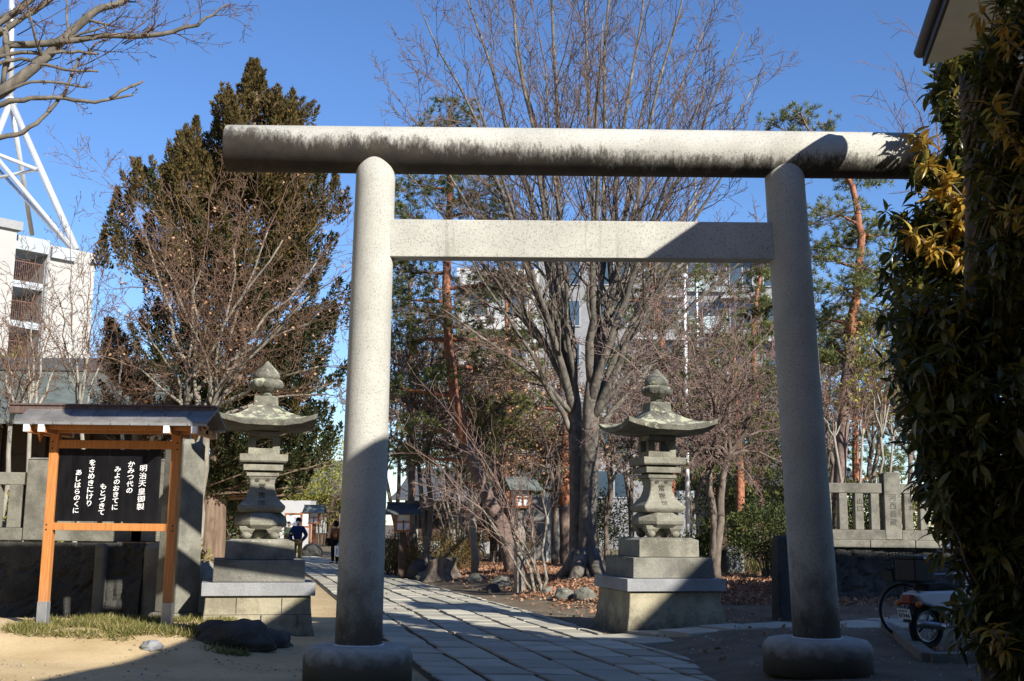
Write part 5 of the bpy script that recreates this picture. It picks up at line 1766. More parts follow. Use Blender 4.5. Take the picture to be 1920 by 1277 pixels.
# ------------------------------------------------------------ overhanging branches, top left
def overhang():
    r = random.Random(77)
    Y = 13.0
    b = Vector((P(-420, 1000, Y).x, Y, 0))
    root = thing('overhanging_tree', 'leafless tree whose thick grey branches reach in at the top left corner', 'tree', b)
    T = Tree(.012, 10); T.rmin = .0036
    def W(px, py, dy=0): return P(px, py, Y + dy) - b
    S = [dict(n=1, w=0, t=0, c=8, a=(25, 60), l=.26, s=.35, r=.4), dict(n=6, w=.16, t=.03, c=6, a=(25, 60), l=.5, s=.15, r=.5), dict(n=4, w=.2, t=.02, c=3.5, a=(25, 60), l=.5, s=.2, r=.6), dict(n=4, w=.2, t=0, c=0, a=(20, 50), l=.5)]
    S1 = [dict(S[0], c=2.5, l=.12)] + S[1:2] + [dict(S[2], c=1.5)] + S[3:]
    T.limbs.tube([Vector((0, 0, -.1)), Vector((.1, 0, 2.5)), W(-330, 430), W(-200, 250)], [.36, .30, .25, .18], 14, lump=.12)
    def path(pp, r0, r1, SS, dy=0):
        pts = [W(x, y, dy + i * .05) for i, (x, y) in enumerate(pp)]
        fine = []
        for i in range(len(pts) - 1):
            for k in range(3):
                fine.append(pts[i].lerp(pts[i + 1], k / 3) + rvec(r, .008))
        fine.append(pts[-1])
        n = len(fine) - 1
        rads = [r0 + (r1 - r0) * (i / n) for i in range(n + 1)]
        T.line(fine, rads)
        spawn(T, r, fine, rads, (fine[-1] - fine[0]).length, 0, SS)
    path([(-300, 300), (-120, 240), (0, 175), (60, 130), (110, 82), (150, 45), (185, 18), (230, 2), (260, -15)], .085, .03, S)
    path([(-250, 260), (-80, 170), (20, 85), (120, 78), (200, 68), (300, 66), (370, 47), (395, 30), (425, 8)], .06, .010, S)
    path([(-250, 250), (-80, 120), (0, 40), (55, 5), (90, -40)], .07, .03, S)
    path([(-200, 180), (-40, 90), (30, 40), (80, 10), (130, -30)], .05, .02, S)
    path([(-140, 200), (-20, 110), (40, 98), (100, 100), (150, 97), (185, 101)], .03, .016, S1)
    path([(-120, 190), (0, 118), (40, 110), (90, 124), (140, 134), (184, 134)], .026, .014, S1)
    path([(-100, 230), (10, 170), (60, 153), (115, 155), (163, 164)], .024, .012, S1)
    path([(-120, 240), (0, 196), (30, 188), (70, 183), (120, 184), (180, 192), (215, 184), (250, 178)], .040, .013, S1)
    path([(205, 186), (235, 168), (268, 152)], .022, .014, S1)
    path([(-150, 300), (-20, 262), (30, 252), (70, 233), (95, 205), (120, 172), (150, 110), (180, 82), (230, 66), (300, 20)], .036, .006, S)
    path([(-60, 40), (10, 60), (15, 110), (5, 160)], .05, .03, S1)
    for k in range(10):
        x, y = r.uniform(60, 330), r.uniform(20, 110)
        path([(x - 60, y + 30), (x, y), (x + r.uniform(30, 80), y - r.uniform(20, 70))], .010, .004, S1, .3)
    finish(T, root, M['bark_grey'], M['twig_maple'], 'trunk', 'twigs')
    # a second, lower branch comes in at the left edge
overhang()

# ------------------------------------------------------------ tall brown cypress
def cypress(label, px, pyb, Y, prof, seed, nb, per, top_mat=True, tilt=0.0, extra=()):
    """prof: list of (image y, half width in image px); dense flame-shaped sprays"""
    g = np.random.default_rng(seed)
    r = random.Random(seed)
    b = Vector((P(px, pyb, Y).x, Y, 0)); b.z = H(b.x, Y)
    root = thing('cypress_tree', label, 'tree', b)
    hs = [(P(px, py, Y).z - b.z, w * Y / FPX, P(cx, py, Y).x - b.x) for py, w, cx in prof]
    hs.sort()
    zz = [h[0] for h in hs]; ww = [h[1] for h in hs]; cc = [h[2] for h in hs]
    T = Tree(.0, 5)
    ztop = zz[-1]
    T.limbs.tube([Vector((np.interp(z, zz, cc) * ss(2, 8, z), 0, z)) for z in np.linspace(-.1, ztop - .3, 14)], [.40 * (1 - i / 14.5) + .01 for i in range(14)], 14, lump=.14)
    A, D = [], []
    B, E = [], []
    for k in range(nb):
        z = zz[0] + (ztop - zz[0]) * (1 - (r.random() ** 1.25)) if r.random() < .9 else r.uniform(zz[0], ztop)
        a = r.random() * 2 * math.pi
        w = float(np.interp(z, zz, ww)) * r.uniform(.55, 1.0)
        c = float(np.interp(z, zz, cc))
        p0 = Vector((c * ss(2, 8, z), 0, z - .25 * w))
        p1 = Vector((c + w * math.cos(a), w * math.sin(a) * .9, z + .05 * w))
        pts = curve(p0, p1, Vector((math.cos(a), math.sin(a), -.05)), 5, .05, r, .5)
        T.line(pts, [.05 - .008 * i for i in range(6)])
        ns = 2 + int(w * 1.6)
        for j in range(ns):
            t = .35 + .65 * (j + r.random()) / ns
            q, dd, _, _ = along(pts, min(t, .999))
            hgt = min(1.0, .35 + .4 * (ztop - z)) * (.5 + .9 * r.random()) * (.5 + .5 * min(1, w / 1.5))
            ax = Vector((dd.x * .45 + r.gauss(0, .15), dd.y * .45 + r.gauss(0, .15), .85)).normalized()
            n = int(per * (.4 + hgt))
            u = g.random(n) ** .8
            rad = .24 * (1 - u) ** .8 * (.35 + hgt * .6)
            th = g.random(n) * 2 * math.pi
            o1 = np.array(ax.orthogonal().normalized()); o2 = np.cross(np.array(ax), o1)
            rr = rad * np.sqrt(g.random(n))
            pos = np.array(q) + np.outer(u * hgt - .12, np.array(ax)) + np.outer(rr * np.cos(th), o1) + np.outer(rr * np.sin(th), o2)
            dr = np.array(ax) * .9 + (np.outer(np.cos(th), o1) + np.outer(np.sin(th), o2)) * .55
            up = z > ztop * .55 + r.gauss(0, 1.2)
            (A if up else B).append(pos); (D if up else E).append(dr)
    # leader
    for (lx, py, hh) in [(None, None, 1.5)] + list(extra):
        if lx is None: q = Vector((cc[-1], 0, ztop - 1.6))
        else:
            v = P(lx, py, Y) - b; q = Vector((v.x, r.uniform(-.8, .8), v.z - hh - .1))
        n = int(per * 5)
        u = g.random(n); th = g.random(n) * 6.283
        rr = .36 * (1 - u) * np.sqrt(g.random(n)) * (hh / 1.5) ** .5
        A.append(np.array(q) + np.stack([rr * np.cos(th), rr * np.sin(th), u * hh], 1)); D.append(np.stack([np.cos(th) * .6, np.sin(th) * .6, np.full(n, .8)], 1))
    T.limbs.build('trunk', M['bark_cedar'], root, smooth=True)
    if A:
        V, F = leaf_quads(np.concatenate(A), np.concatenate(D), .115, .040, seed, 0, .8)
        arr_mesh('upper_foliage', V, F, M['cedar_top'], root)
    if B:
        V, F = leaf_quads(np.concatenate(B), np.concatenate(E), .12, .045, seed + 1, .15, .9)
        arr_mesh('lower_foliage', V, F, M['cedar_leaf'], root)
    return root
cypress('tall brown-green cypress with several pointed tops left of the gate', 395, 1030, 29,
        [(118, 3, 476), (170, 24, 478), (215, 78, 482), (270, 120, 470), (330, 175, 475), (400, 215, 450), (470, 240, 430), (560, 225, 445), (650, 215, 455), (740, 190, 480), (830, 150, 505), (900, 90, 530), (930, 20, 540)],
        3, 270, 165, extra=[(437, 172, 1.3), (515, 152, 1.3), (405, 205, 1.1), (555, 200, 1.0), (322, 252, 1.2), (275, 305, 1.2), (216, 340, 1.1), (192, 425, 1.0), (380, 228, 1.0), (350, 228, 1.6), (300, 290, 1.6), (240, 350, 1.5), (425, 190, 1.9), (530, 170, 1.9), (580, 240, 1.6), (625, 300, 1.5)])
cypress('small dark cypress at the foot of the tall brown one, behind the sign roof', 255, 960, 33, [(600, 3, 205), (650, 35, 215), (720, 70, 240), (790, 85, 255), (850, 60, 260), (900, 15, 260)], 8, 70, 70)

# ------------------------------------------------------------ pines
def pine(label, trunk, Y, r0, r1, clumps, seed, name='red_pine', dens=1.0, low=True):
    r = random.Random(seed)
    g = np.random.default_rng(seed)
    b = Vector((P(trunk[0][0], trunk[0][1], Y).x, Y, 0)); b.z = H(b.x, Y) - .05
    root = thing(name, label, 'tree', b)
    pts = [P(x, y, Y) - b for x, y in trunk]
    pts[0].z = -.1
    fine = []
    for i in range(len(pts) - 1):
        for k in range(4): fine.append(pts[i].lerp(pts[i + 1], k / 4) + rvec(r, .012))
    fine.append(pts[-1])
    n = len(fine)
    rads = [r0 + (r1 - r0) * (i / (n - 1)) ** .8 for i in range(n)]
    rads[0] *= 1.3
    cut = int(n * (.38 if low else 0.0))
    MB().tube(fine[cut:], rads[cut:], 14, lump=.12).build('trunk', M['bark_pine'], root, smooth=True)
    if low: MB().tube(fine[:cut + 1], [x * 1.0 for x in rads[:cut + 1]], 14, lump=.16).build('lower_trunk', M['bark_pine_low'], root, smooth=True)
    T = Tree(.0, 6)
    pos, dr = [], []
    for (px, py, w, h, dy) in clumps:
        c = P(px, py, Y + dy) - b
        # bough from the nearest trunk point slightly below
        zc = c.z - .25
        k = min(range(n), key=lambda i: abs(fine[i].z - zc) + .2 * (fine[i] - c).length)
        bp = curve(fine[k], c, Vector((c.x - fine[k].x, c.y - fine[k].y, .35 * (c.z - fine[k].z) + .1)), 6, .10, r, .5)
        T.limbs.tube(bp, [max(.016, min(.07, rads[k] * .5) * (1 - i / 7.5)) for i in range(7)], 6)
        sx, sz = w * 1.25 * Y / FPX / 2, h * 1.45 * Y / FPX / 2
        m = int(95 * dens * max(.4, (w * h) / 3600.0) * (Y / 27.0) ** 1.0)
        for i in range(m):
            th = r.random() * 6.283
            q = r.random() ** .5
            e = r.uniform(-1, 1)
            v = Vector((c.x + sx * q * math.cos(th), c.y + sx * q * math.sin(th) * .9, c.z + sz * e * (1 - .35 * q)))
            if mnoise.noise(v * 2.2 + Vector((seed, 0, 0))) < -.12: continue
            if i % 3 == 0: T.twigs.append((tuple(bp[4].lerp(bp[6], r.random())), tuple(v), .012, .006))
            nn = int(r.uniform(22, 34))
            d = g.normal(0, .75, (nn, 3)) + np.array([math.cos(th) * .5, math.sin(th) * .5, .75])
            pos.append(np.repeat(np.array([v]), nn, 0)); dr.append(d)
    T.limbs.build('bough', M['bark_pine'], root, smooth=True)
    V, F = segs_arrays(T.twigs, 3); arr_mesh('twigs', V, F, M['bark_dark'], root)
    V, F = leaf_quads(np.concatenate(pos), np.concatenate(dr), .15, .014 * max(1.0, Y / 24), seed, 0, .2)
    arr_mesh('needles', V, F, M['needle'], root)
    return root
pine('leaning red pine with a curved reddish trunk inside the gate opening', [(967, 1062), (940, 985), (915, 935), (892, 880), (868, 815), (852, 740), (840, 640), (838, 540), (841, 430), (845, 330), (848, 240)], 32, .235, .085,
     [(845, 225, 95, 60, 0), (800, 255, 60, 40, .8), (800, 350, 120, 70, .4), (760, 400, 70, 60, -.5), (890, 370, 110, 80, -.4), (930, 400, 60, 40, .5), (770, 515, 80, 70, .5), (810, 590, 110, 60, -.5), (760, 640, 70, 40, .6), (910, 530, 110, 50, .5), (955, 520, 70, 45, -.5), (890, 600, 70, 40, 1), (780, 720, 80, 40, .8), (930, 770, 120, 50, .4), (900, 830, 80, 40, .8), (790, 800, 70, 36, -.4), (745, 560, 60, 40, .3), (770, 470, 70, 40, .5), (860, 650, 70, 36, .8), (930, 690, 90, 40, .9), (830, 700, 60, 36, -.5), (760, 850, 80, 40, 1), (980, 640, 70, 36, 1.2), (870, 900, 80, 36, 1.2), (720, 720, 60, 40, .5)], 4)
pine('short straight red pine trunk with bent reddish boughs, left of the zelkova', [(1065, 1060), (1061, 1000), (1058, 930), (1060, 850), (1064, 800), (1068, 765)], 37, .23, .13,
     [(985, 760, 80, 40, .5), (1010, 830, 70, 40, -.5), (960, 850, 90, 60, .8), (1120, 790, 50, 30, .6), (940, 800, 60, 40, 1), (1000, 910, 60, 30, 1)], 6, dens=.8)
pine('red pine with loose blue-green boughs between the right pillar and the evergreen', [(1560, 1000), (1580, 800), (1592, 660), (1604, 560), (1615, 440), (1600, 350), (1560, 290)], 27, .16, .06,
     [(1560, 300, 90, 40, 0), (1510, 270, 70, 36, .5), (1620, 330, 90, 50, .4), (1560, 400, 110, 50, -.4), (1620, 430, 100, 50, .5), (1530, 480, 80, 50, .3), (1580, 540, 120, 50, -.5), (1640, 600, 90, 46, .3), (1545, 600, 70, 40, .4), (1600, 680, 110, 46, .2), (1480, 250, 60, 50, .5), (1450, 230, 50, 30, .5), (1545, 230, 50, 30, -.3), (1500, 210, 60, 30, 0), (1450, 300, 70, 40, .4), (1660, 520, 100, 50, .5), (1560, 460, 110, 46, .6), (1620, 500, 100, 50, -.5), (1540, 660, 80, 46, .5), (1660, 440, 90, 40, .7), (1590, 620, 110, 50, .8)], 8)
pine('clipped garden pine with layered cushions left of the right pillar', [(1425, 1000), (1420, 800), (1412, 640), (1418, 560), (1428, 505)], 38, .14, .05,
     [(1425, 512, 60, 26, 0), (1400, 545, 60, 28, .4), (1440, 575, 56, 30, -.3), (1395, 595, 72, 28, .3), (1430, 622, 60, 26, -.4), (1385, 640, 60, 22, 0)], 10, 'garden_pine', 1.9, False)
pine('olive pine behind the bare zelkova, in front of the grey hotel', [(1265, 1000), (1255, 800), (1240, 640), (1225, 540), (1215, 480)], 42, .18, .06,
     [(1260, 520, 110, 40, 0), (1200, 545, 80, 36, .5), (1310, 515, 90, 50, -.5), (1180, 600, 90, 36, .3), (1250, 600, 100, 36, -.6), (1180, 680, 110, 40, .5), (1270, 670, 80, 36, 0), (1130, 560, 60, 30, .4)], 12, dens=.9, low=False)

pine('loose dark pine behind the reddish maple, left of the right gate pillar', [(1390, 1000), (1385, 850), (1380, 740), (1376, 660)], 34, .16, .05,
     [(1380, 660, 90, 50, 0), (1330, 700, 90, 50, .5), (1430, 710, 90, 50, -.5), (1310, 780, 90, 50, .4), (1400, 790, 120, 60, -.3), (1450, 830, 90, 60, .5), (1340, 860, 100, 50, 0), (1430, 900, 110, 60, .6), (1280, 720, 60, 40, .8)], 14, dens=.8, low=False)
pine('dark spreading pine in front of the grey hotel wing', [(1330, 1000), (1335, 850), (1330, 740), (1340, 640)], 50, .2, .06,
     [(1340, 640, 130, 50, 0), (1270, 690, 120, 60, .5), (1400, 690, 110, 60, -.5), (1320, 750, 140, 60, .4), (1220, 760, 110, 60, -.3), (1420, 770, 110, 70, .5), (1180, 830, 120, 70, .3), (1330, 830, 150, 70, 0), (1250, 880, 130, 60, .6), (1430, 860, 110, 60, .8)], 25, dens=.8, low=False)
pine('dark spreading pine in front of the white hotel wing', [(880, 1000), (885, 850), (880, 740), (890, 660)], 52, .2, .06,
     [(890, 650, 110, 50, 0), (820, 690, 110, 60, .5), (960, 690, 110, 60, -.5), (870, 750, 130, 60, .4), (990, 770, 110, 60, -.3), (790, 770, 110, 70, .5), (1040, 830, 110, 70, .3), (880, 830, 150, 70, 0), (960, 870, 130, 60, .6), (790, 860, 110, 60, .8), (1040, 900, 110, 60, .2)], 26, dens=.8, low=False)
pine('dark dense pine behind the pale saplings and the right stone fence', [(1600, 1000), (1605, 850), (1600, 720), (1604, 600)], 38, .16, .05,
     [(1600, 610, 120, 60, 0), (1550, 660, 100, 60, .5), (1660, 670, 110, 60, -.5), (1600, 730, 130, 60, .4), (1540, 780, 90, 60, -.3), (1660, 780, 110, 70, .5), (1600, 830, 130, 60, 0), (1550, 870, 100, 60, .6), (1670, 870, 110, 60, .8), (1720, 740, 90, 70, 0), (1720, 600, 90, 60, .4)], 24, dens=.8, low=False)
pine('olive pine between the leaning pine and the zelkova', [(945, 1000), (950, 850), (955, 700), (950, 600), (948, 520)], 40, .16, .05,
     [(950, 530, 100, 40, 0), (900, 570, 80, 40, .5), (1000, 590, 80, 40, -.5), (930, 640, 100, 40, .3), (990, 700, 90, 40, -.3), (920, 740, 100, 40, 0), (990, 800, 90, 50, .5), (900, 840, 90, 40, .2), (830, 650, 90, 50, .6), (840, 760, 80, 40, -.4)], 16, dens=.8, low=False)
pine('olive pine seen just right of the left gate pillar', [(770, 1000), (775, 800), (770, 660), (768, 520)], 44, .16, .05,
     [(768, 520, 90, 50, 0), (740, 580, 80, 40, .5), (800, 600, 80, 40, -.5), (750, 660, 90, 50, .3), (800, 690, 90, 40, -.3), (745, 740, 90, 50, 0), (800, 780, 90, 50, .5), (760, 840, 100, 50, .2), (820, 860, 80, 40, .6)], 17, dens=.7, low=False)

# ------------------------------------------------------------ hedges and low shrubs
def shrub(label, px, pyb, Y, w, h, mat, seed, n=3500, leaf=.06, name='shrub', cat='shrub', depth=None):
    r = random.Random(seed); g = np.random.default_rng(seed)
    b = Vector((P(px, pyb, Y).x, Y, 0)); b.z = H(b.x, Y)
    root = thing(name, label, cat, b)
    depth = depth or w * .6
    T = Tree(.0, 5)
    C0 = []
    for i in range(16):
        c = Vector((r.uniform(-w, w) * .38, r.uniform(-depth, depth) * .38, h * r.uniform(.25, .78)))
        C0.append((c, r.uniform(.16, .30) * min(w, h * 1.3)))
        T.limbs.tube(curve(Vector((c.x * .25, c.y * .25, -.05)), c, Vector((0, 0, 1)), 4, .05, r), [.025, .02, .016, .012, .008], 5)
    idx = g.integers(0, len(C0), n)
    cc = np.array([c[0] for c in C0])[idx]; cr = np.array([c[1] for c in C0])[idx][:, None]
    d = g.normal(0, 1, (n, 3)); d /= np.linalg.norm(d, axis=1, keepdims=True)
    pos = cc + d * cr * (g.random((n, 1)) ** .4) * g.uniform(.8, 1.2, (n, 1))
    pos[:, 2] = np.maximum(pos[:, 2], .03)
    V, F = leaf_quads(pos, d + np.array([0, 0, .4]), leaf, leaf * .45, seed, 0, 1.3)
    T.limbs.build('stems', M['bark_dark'], root)
    arr_mesh('foliage', V, F, mat, root)
    return root
shrub('long brown winter hedge behind the dark boulder', 800, 1010, 35, 3.4, 1.5, M['hedge_leaf'], 1, 9000, .07, 'hedge', 'hedge', 1.4)
shrub('brown hedge end beside the left gate pillar', 735, 1050, 36, 1.3, 1.0, M['hedge_leaf'], 2, 4000, .07, 'hedge', 'hedge', 1.2)
shrub('brown hedge further back between the stems', 920, 1010, 38, 3.2, 1.6, M['hedge_leaf'], 3, 7000, .07, 'hedge', 'hedge', 1.4)
shrub('yellow-green bushy evergreen far behind the white tent', 600, 1000, 78, 7.0, 8.5, M['limeleaf'], 4, 7000, .22, 'shrub')
shrub('yellow-green bush behind the stone fence at the left edge', 45, 960, 20.6, 1.5, 2.9, M['limeleaf'], 5, 2600, .10)
shrub('dark glossy bush just right of the right stone lantern', 1310, 1020, 32, 1.3, 1.7, M['shrub_leaf'], 6, 2600, .12)
shrub('young spreading conifer with olive twigs beside the right pillar', 1440, 1050, 30, 1.7, 2.3, M['shrub_leaf'], 7, 5500, .09)
shrub('small bright young pine behind the stone marker', 1398, 1040, 33, .9, 2.2, M['needle'], 8, 3000, .12)
shrub('dark evergreen bush behind the right stone fence', 1600, 960, 27.5, 2.2, 2.8, M['shrub_leaf'], 9, 5000, .11)
shrub('yellowish bush behind the right stone fence, beside the evergreen', 1720, 960, 26.5, 2.0, 2.9, M['limeleaf'], 10, 2200, .11)
shrub('dark thicket behind the reddish maple', 1400, 980, 42, 4.2, 4.6, M['shrub_leaf'], 11, 9000, .13)
shrub('dark green shrub under the cypress', 455, 980, 30, 2.4, 3.6, M['shrub_leaf'], 12, 5000, .11)
shrub('green bush with yellow fruit behind the monument', 372, 1010, 21, .6, 1.6, M['limeleaf'], 13, 500, .10)
shrub('olive evergreen on the slope in front of the apartment block', 30, 690, 46, 4.5, 9.5, M['limeleaf'], 14, 6000, .18)
shrub('dark evergreen mass behind the notice board', 1120, 1000, 54, 4.5, 3.2, M['shrub_leaf'], 15, 6000, .15)
shrub('green bush right of the small notice board', 1030, 985, 56, 2.5, 3.6, M['limeleaf'], 16, 3000, .15)

# ------------------------------------------------------------ broad-leaved evergreen, right edge
def evergreen():
    r = random.Random(19); g = np.random.default_rng(19)
    Y = 8.7
    b = Vector((P(1890, 1190, Y).x, Y + .3, 0)); b.z = H(b.x, b.y)
    root = thing('broadleaf_evergreen', 'tall dark glossy evergreen with some golden leaves filling the right edge', 'tree', b)
    left = [(-60, 1840), (0, 1835), (60, 1815), (95, 1775), (130, 1735), (200, 1745), (240, 1770), (300, 1760), (360, 1720), (430, 1700), (490, 1690), (540, 1670), (600, 1655), (660, 1652), (720, 1662), (780, 1690), (860, 1695), (915, 1735), (960, 1770), (990, 1810), (1020, 1850), (1080, 1890), (1130, 1900), (1250, 1910)]
    T = Tree(.012, 8)
    T.limbs.tube([Vector((0, 0, -.1)), Vector((.04, .05, 1.4)), Vector((-.02, 0, 3.0)), Vector((.03, 0, 4.2)), Vector((0, 0, 5.2))], [.10, .085, .07, .05, .025], 10, lump=.1)
    W, WD, GW, GD, AW, AD, FW, FD = [], [], [], [], [], [], [], []
    def whorl(p, d, gold=0):
        (W, GW, AW, FW)[gold].append(p); (WD, GD, AD, FD)[gold].append(d)
    stem = [Vector((0, 0, .9)), P(1905, 900, 9.9) - b, P(1895, 700, 10.9) - b, P(1890, 520, 11.4) - b, P(1880, 330, 11.5) - b, P(1895, 150, 11.5) - b]
    T.limbs.tube(stem, [.035, .032, .03, .026, .02, .010], 9)
    def bough(px, py, yy, z0=None, far=False):
        p = P(px, py, yy) - b
        if far:
            q = min(stem[2:], key=lambda s_: abs(s_.z + .45 - p.z))
            p0 = q + rvec(r, .03)
        else:
            if z0 is None: z0 = min(5.0, max(.25, p.z - r.uniform(.4, 1.1)))
            p0 = Vector((r.uniform(-.03, .03), r.uniform(-.03, .03), z0))
        v = p - p0
        pts = curve(p0, p, Vector((v.x, v.y, v.z * .5 + .35)), 7, .10, r, .5)
        T.line(pts, [.016 - .0014 * i for i in range(8)])
        for t in (1.0, .84, .68, .52):
            q, dd, _, _ = along(pts, min(.999, t))
            if t < 1 and r.random() < .25: continue
            whorl(q, (dd + Vector((0, 0, .3))).normalized(), 3 if far else 0)
            if t < .9:
                nd = (dd + rvec(r, .6)).normalized()
                e = q + nd * r.uniform(.10, .24)
                T.twigs.append((tuple(q), tuple(e), .005, .0035))
                whorl(e, nd, 3 if far else 0)
    n = 0
    while n < 560:
        py = r.uniform(-40, 1235)
        xl = np.interp(py, [a for a, _ in left], [c for _, c in left])
        px = r.uniform(xl + 12, 1985) if r.random() < .6 else r.uniform(xl + 12, xl + 120)
        n += 1
        if py > 540: bough(px, py, Y + max(-.6, min(.5, r.gauss(-.05, .28))))
        elif py > 95 and px > 1862: bough(px, py, 8.6 + r.uniform(-.3, .3))
        elif py > 95: bough(px, py, 11.5 + r.uniform(-.2, .35), far=True)
        elif px > 1850 and r.random() < .6: bough(px, py, 8.3 + r.uniform(-.2, .2))
    for k in range(46): bough(r.uniform(1870, 1990), r.uniform(60, 560), 8.5 + r.uniform(-.3, .3))
    for k in range(18): bough(r.uniform(1800, 1920), r.uniform(1120, 1225), Y + r.uniform(-.4, .2), .7)
    for k in range(95):
        px, py = r.uniform(1648, 1860), r.uniform(300, 600)
        if py < 345 and px < 1690: continue
        bough(px, py, r.uniform(11.5, 11.9), far=True)
    # shoots with golden leaves
    for yy, pp in ((11.1, [(1840, 470), (1810, 392), (1770, 355), (1738, 308), (1722, 258)]), (11.1, [(1840, 470), (1790, 478), (1745, 462), (1712, 440)]), (11.1, [(1840, 470), (1800, 420), (1805, 395)]), (11.1, [(1840, 470), (1850, 420), (1775, 335)]),
                   (8.1, [(1935, 320), (1905, 275), (1885, 235), (1868, 205)]), (8.0, [(1930, 105), (1890, 75), (1860, 45), (1840, 18)]), (8.0, [(1880, 1210), (1860, 1180)]), (8.1, [(1950, 440), (1915, 410), (1895, 395)])):
        pts = [P(x, y, yy + .08 * r.random()) - b for x, y in pp]
        if yy < 9: pts = [Vector((0, 0, min(5.0, max(.5, pts[0].z - 1))))] + pts
        T.line(pts, [.015 - .0015 * i for i in range(len(pts))])
        for i in range(1, len(pts)):
            dd = (pts[i] - pts[i - 1]).normalized()
            for q in range(3 if yy > 9 else 1):
                whorl(pts[i] + rvec(r, .035), (dd + rvec(r, .3)).normalized(), 2 if yy > 9 else 1)
            if r.random() < .6: whorl(pts[i].lerp(pts[i - 1], .4), dd, 2 if yy > 9 else 1)
    # leaf template along +x with a fold and a drooping tip
    tx = np.array([0, .12, .35, .6, .82, 1.0]); tw = np.array([.02, .5, 1.0, .92, .5, .02]) * .5
    def leaves(Wp, Wd, nper, L, seed, name, mat):
        g = np.random.default_rng(seed)
        Wp, Wd = np.array([tuple(p) for p in Wp]), np.array([tuple(d) for d in Wd])
        n = len(Wp)
        ii = np.repeat(np.arange(n), nper)
        m = len(ii)
        ax = Wd[ii]
        th = np.tile(np.arange(nper) * 2.4, n) + np.repeat(g.random(n) * 6.28, nper)
        o1 = np.cross(ax, g.normal(0, 1, (n, 3))[ii]); o1 /= np.linalg.norm(o1, axis=1, keepdims=True)
        o2 = np.cross(ax, o1)
        d = o1 * np.cos(th)[:, None] + o2 * np.sin(th)[:, None] + ax * g.uniform(.05, .75, (m, 1)) + np.array([0, 0, -.28]) + g.normal(0, .30, (m, 3))
        d /= np.linalg.norm(d, axis=1, keepdims=True)
        up = np.array([0, 0, 1.]) + g.normal(0, .3, (m, 3))
        s = np.cross(d, up); s /= np.linalg.norm(s, axis=1, keepdims=True) + 1e-9
        nn = np.cross(s, d)
        LL = L * g.uniform(.45, 1.25, (m, 1)); WW = LL * g.uniform(.26, .40, (m, 1))
        dr = g.uniform(.05, .6, (m, 1))
        base = Wp[ii] + d * .012 + ax * g.uniform(-.05, .01, (m, 1))
        V = []
        for t, w in zip(tx, tw):
            c = base + d * LL * t - nn * LL * dr * t * t
            V += [c + s * WW * w + nn * WW * w * .35, c, c - s * WW * w + nn * WW * w * .35]
        V = np.stack(V, 1).reshape(-1, 3)
        f = []
        for j in range(len(tx) - 1):
            for k in range(2): f.append([j * 3 + k, j * 3 + k + 1, j * 3 + k + 4, j * 3 + k + 3])
        F = (np.arange(m) * 3 * len(tx))[:, None, None] + np.array(f)[None]
        return arr_mesh(name, V, F.reshape(-1, 4), mat, root, smooth=True)
    leaves(W, WD, 8, .135, 1, 'foliage', M['ever_leaf'])
    leaves(FW, FD, 8, .175, 7, 'upper_foliage', M['ever_leaf'])
    leaves(GW, GD, 12, .12, 2, 'golden_leaves', M['gold_leaf'])
    leaves(AW, AD, 11, .165, 5, 'sunlit_golden_leaves', M['gold_leaf'])
    idx = [i for i in range(len(W)) if r.random() < .11]
    leaves([W[i] for i in idx], [WD[i] for i in idx], 2, .125, 3, 'yellowed_leaves', M['gold_leaf'])
    T.limbs.build('trunk', M['bark_dark'], root, smooth=True)
    V, F = segs_arrays(T.twigs, 3); arr_mesh('twigs', V, F, M['bark_dark'], root)
evergreen()

# ------------------------------------------------------------ grass, fallen leaves
def in_noise(x, y, s=1.0): return mnoise.noise(Vector((x * s, y * s, 0)))
def grass():
    g = np.random.default_rng(5); r = random.Random(5)
    pts, dr = [], []
    a, b = P(5, 1180, 15), P(490, 1180, 15)
    n = 0
    while n < 15000:
        x = r.uniform(a.x, b.x); y = r.uniform(14.0, 17.3)
        t = (x - a.x) / (b.x - a.x)
        edge0 = 14.75 - .75 * t + .35 * in_noise(x, 0, 1.3)
        if y < edge0 or y > 16.9 - 1.2 * (t > .8): continue
        k = in_noise(x, y, 1.7) + .5 * in_noise(x + 9, y, 4)
        if r.random() > .42 + 1.3 * k - .35 * ss(.25, -.05, y - edge0): continue
        pts.append((x, y, H(x, y) - .01)); dr.append((r.gauss(.1, .5), r.gauss(-.25, .5), r.uniform(.35, 1.0))); n += 1
    V, F = leaf_quads(np.array(pts), np.array(dr), .115, .013, 5, .15, .7)
    o = arr_mesh('grass', V, F, M['grass']); o['kind'] = 'stuff'
grass()
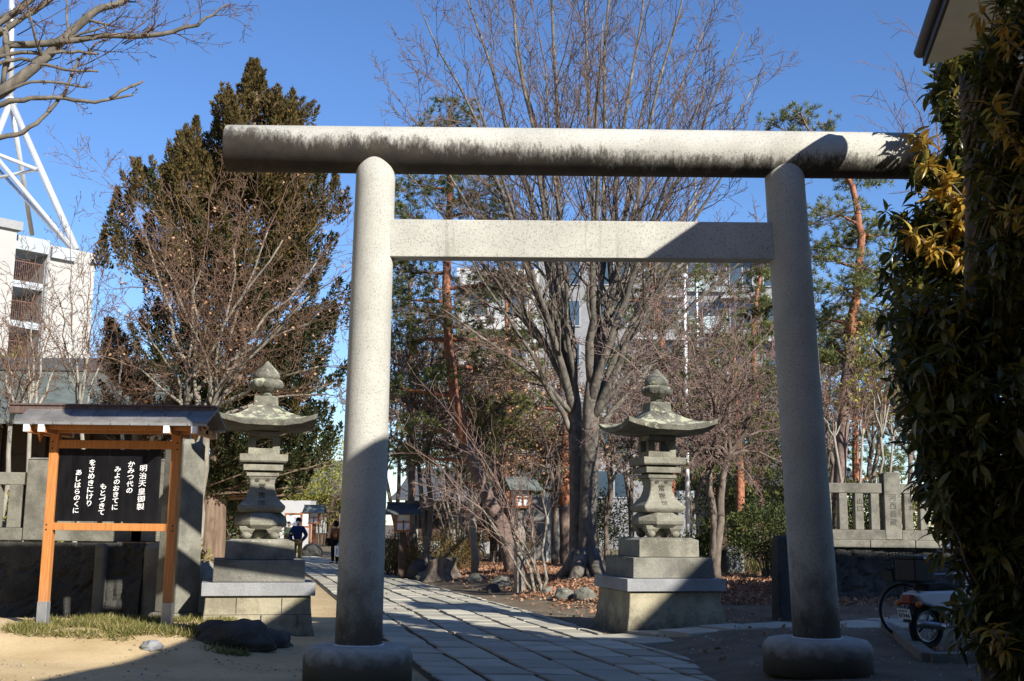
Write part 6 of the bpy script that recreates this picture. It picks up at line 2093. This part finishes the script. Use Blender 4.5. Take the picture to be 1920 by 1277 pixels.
def litter():
    r = random.Random(6)
    pts, dr = [], []
    n = 0
    while n < 34000:
        y = r.uniform(19.5, 42) if r.random() < .8 else r.uniform(10, 30)
        x = pr(y) + abs(r.gauss(0, 4.5)) if r.random() < .93 else r.uniform(-8, 8)
        d = x - pr(y)
        k = ss(.6, 2.4, d + .8 * in_noise(x, y, .7)) * ss(19, 22.5, y) * (1 - .9 * ss(7, 11, x)) if d > 0 else .012
        if x > 2 and y < 22.5: k = .03
        if r.random() > k * (.75 + .5 * in_noise(x + 5, y, 1.1)) + .004: continue
        pts.append((x, y, H(x, y) + r.uniform(.01, .045) + (.02 if d < 0 else 0))); dr.append((r.gauss(0, 1), r.gauss(0, 1), r.gauss(.1, .35))); n += 1
    V, F = leaf_quads(np.array(pts), np.array(dr), .085, .06, 6, 0, .3)
    o = arr_mesh('fallen_leaves', V, F, M['leaflitter']); o['kind'] = 'stuff'
litter()
def pebbles():
    g = np.random.default_rng(4); r = random.Random(4)
    V, F = [], []
    n = 0
    while n < 5200:
        x, y = r.uniform(-7.5, 6.5), 9.5 + 13 * r.random() ** 1.4
        if pl(y) - .05 < x < pr(y) + .05: continue
        if r.random() > .35 + .8 * in_noise(x, y, 1.1): continue
        s = .006 + .016 * r.random() ** 3
        z = H(x, y) + .010 * mnoise.noise(Vector((x * .8, y * .8, 0)))
        o = len(V)
        for (dx, dy, dz) in ((-1, 0, 0), (0, -1, .1), (1, 0, 0), (0, 1, .1), (.1, 0, 1.0)):
            V.append((x + dx * s * r.uniform(.7, 1.3), y + dy * s * r.uniform(.7, 1.3), z + dz * s * .8))
        F += [(o, o + 1, o + 4), (o + 1, o + 2, o + 4), (o + 2, o + 3, o + 4), (o + 3, o, o + 4)]
        n += 1
    o = arr_mesh('gravel', V, F, M['gravel']); o['kind'] = 'stuff'
pebbles()
def drygrass():
    r = random.Random(8)
    pts, dr = [], []
    for k in range(70):
        g = G(r.uniform(1395, 1470), r.uniform(1035, 1085))
        for i in range(26):
            pts.append((g.x + r.gauss(0, .06), g.y + r.gauss(0, .06), g.z)); dr.append((r.gauss(0, .25), r.gauss(0, .25), 1))
    V, F = leaf_quads(np.array(pts), np.array(dr), .45, .012, 8, 0, .4)
    o = arr_mesh('dry_grass', V, F, M['grass']); o['kind'] = 'stuff'
drygrass()
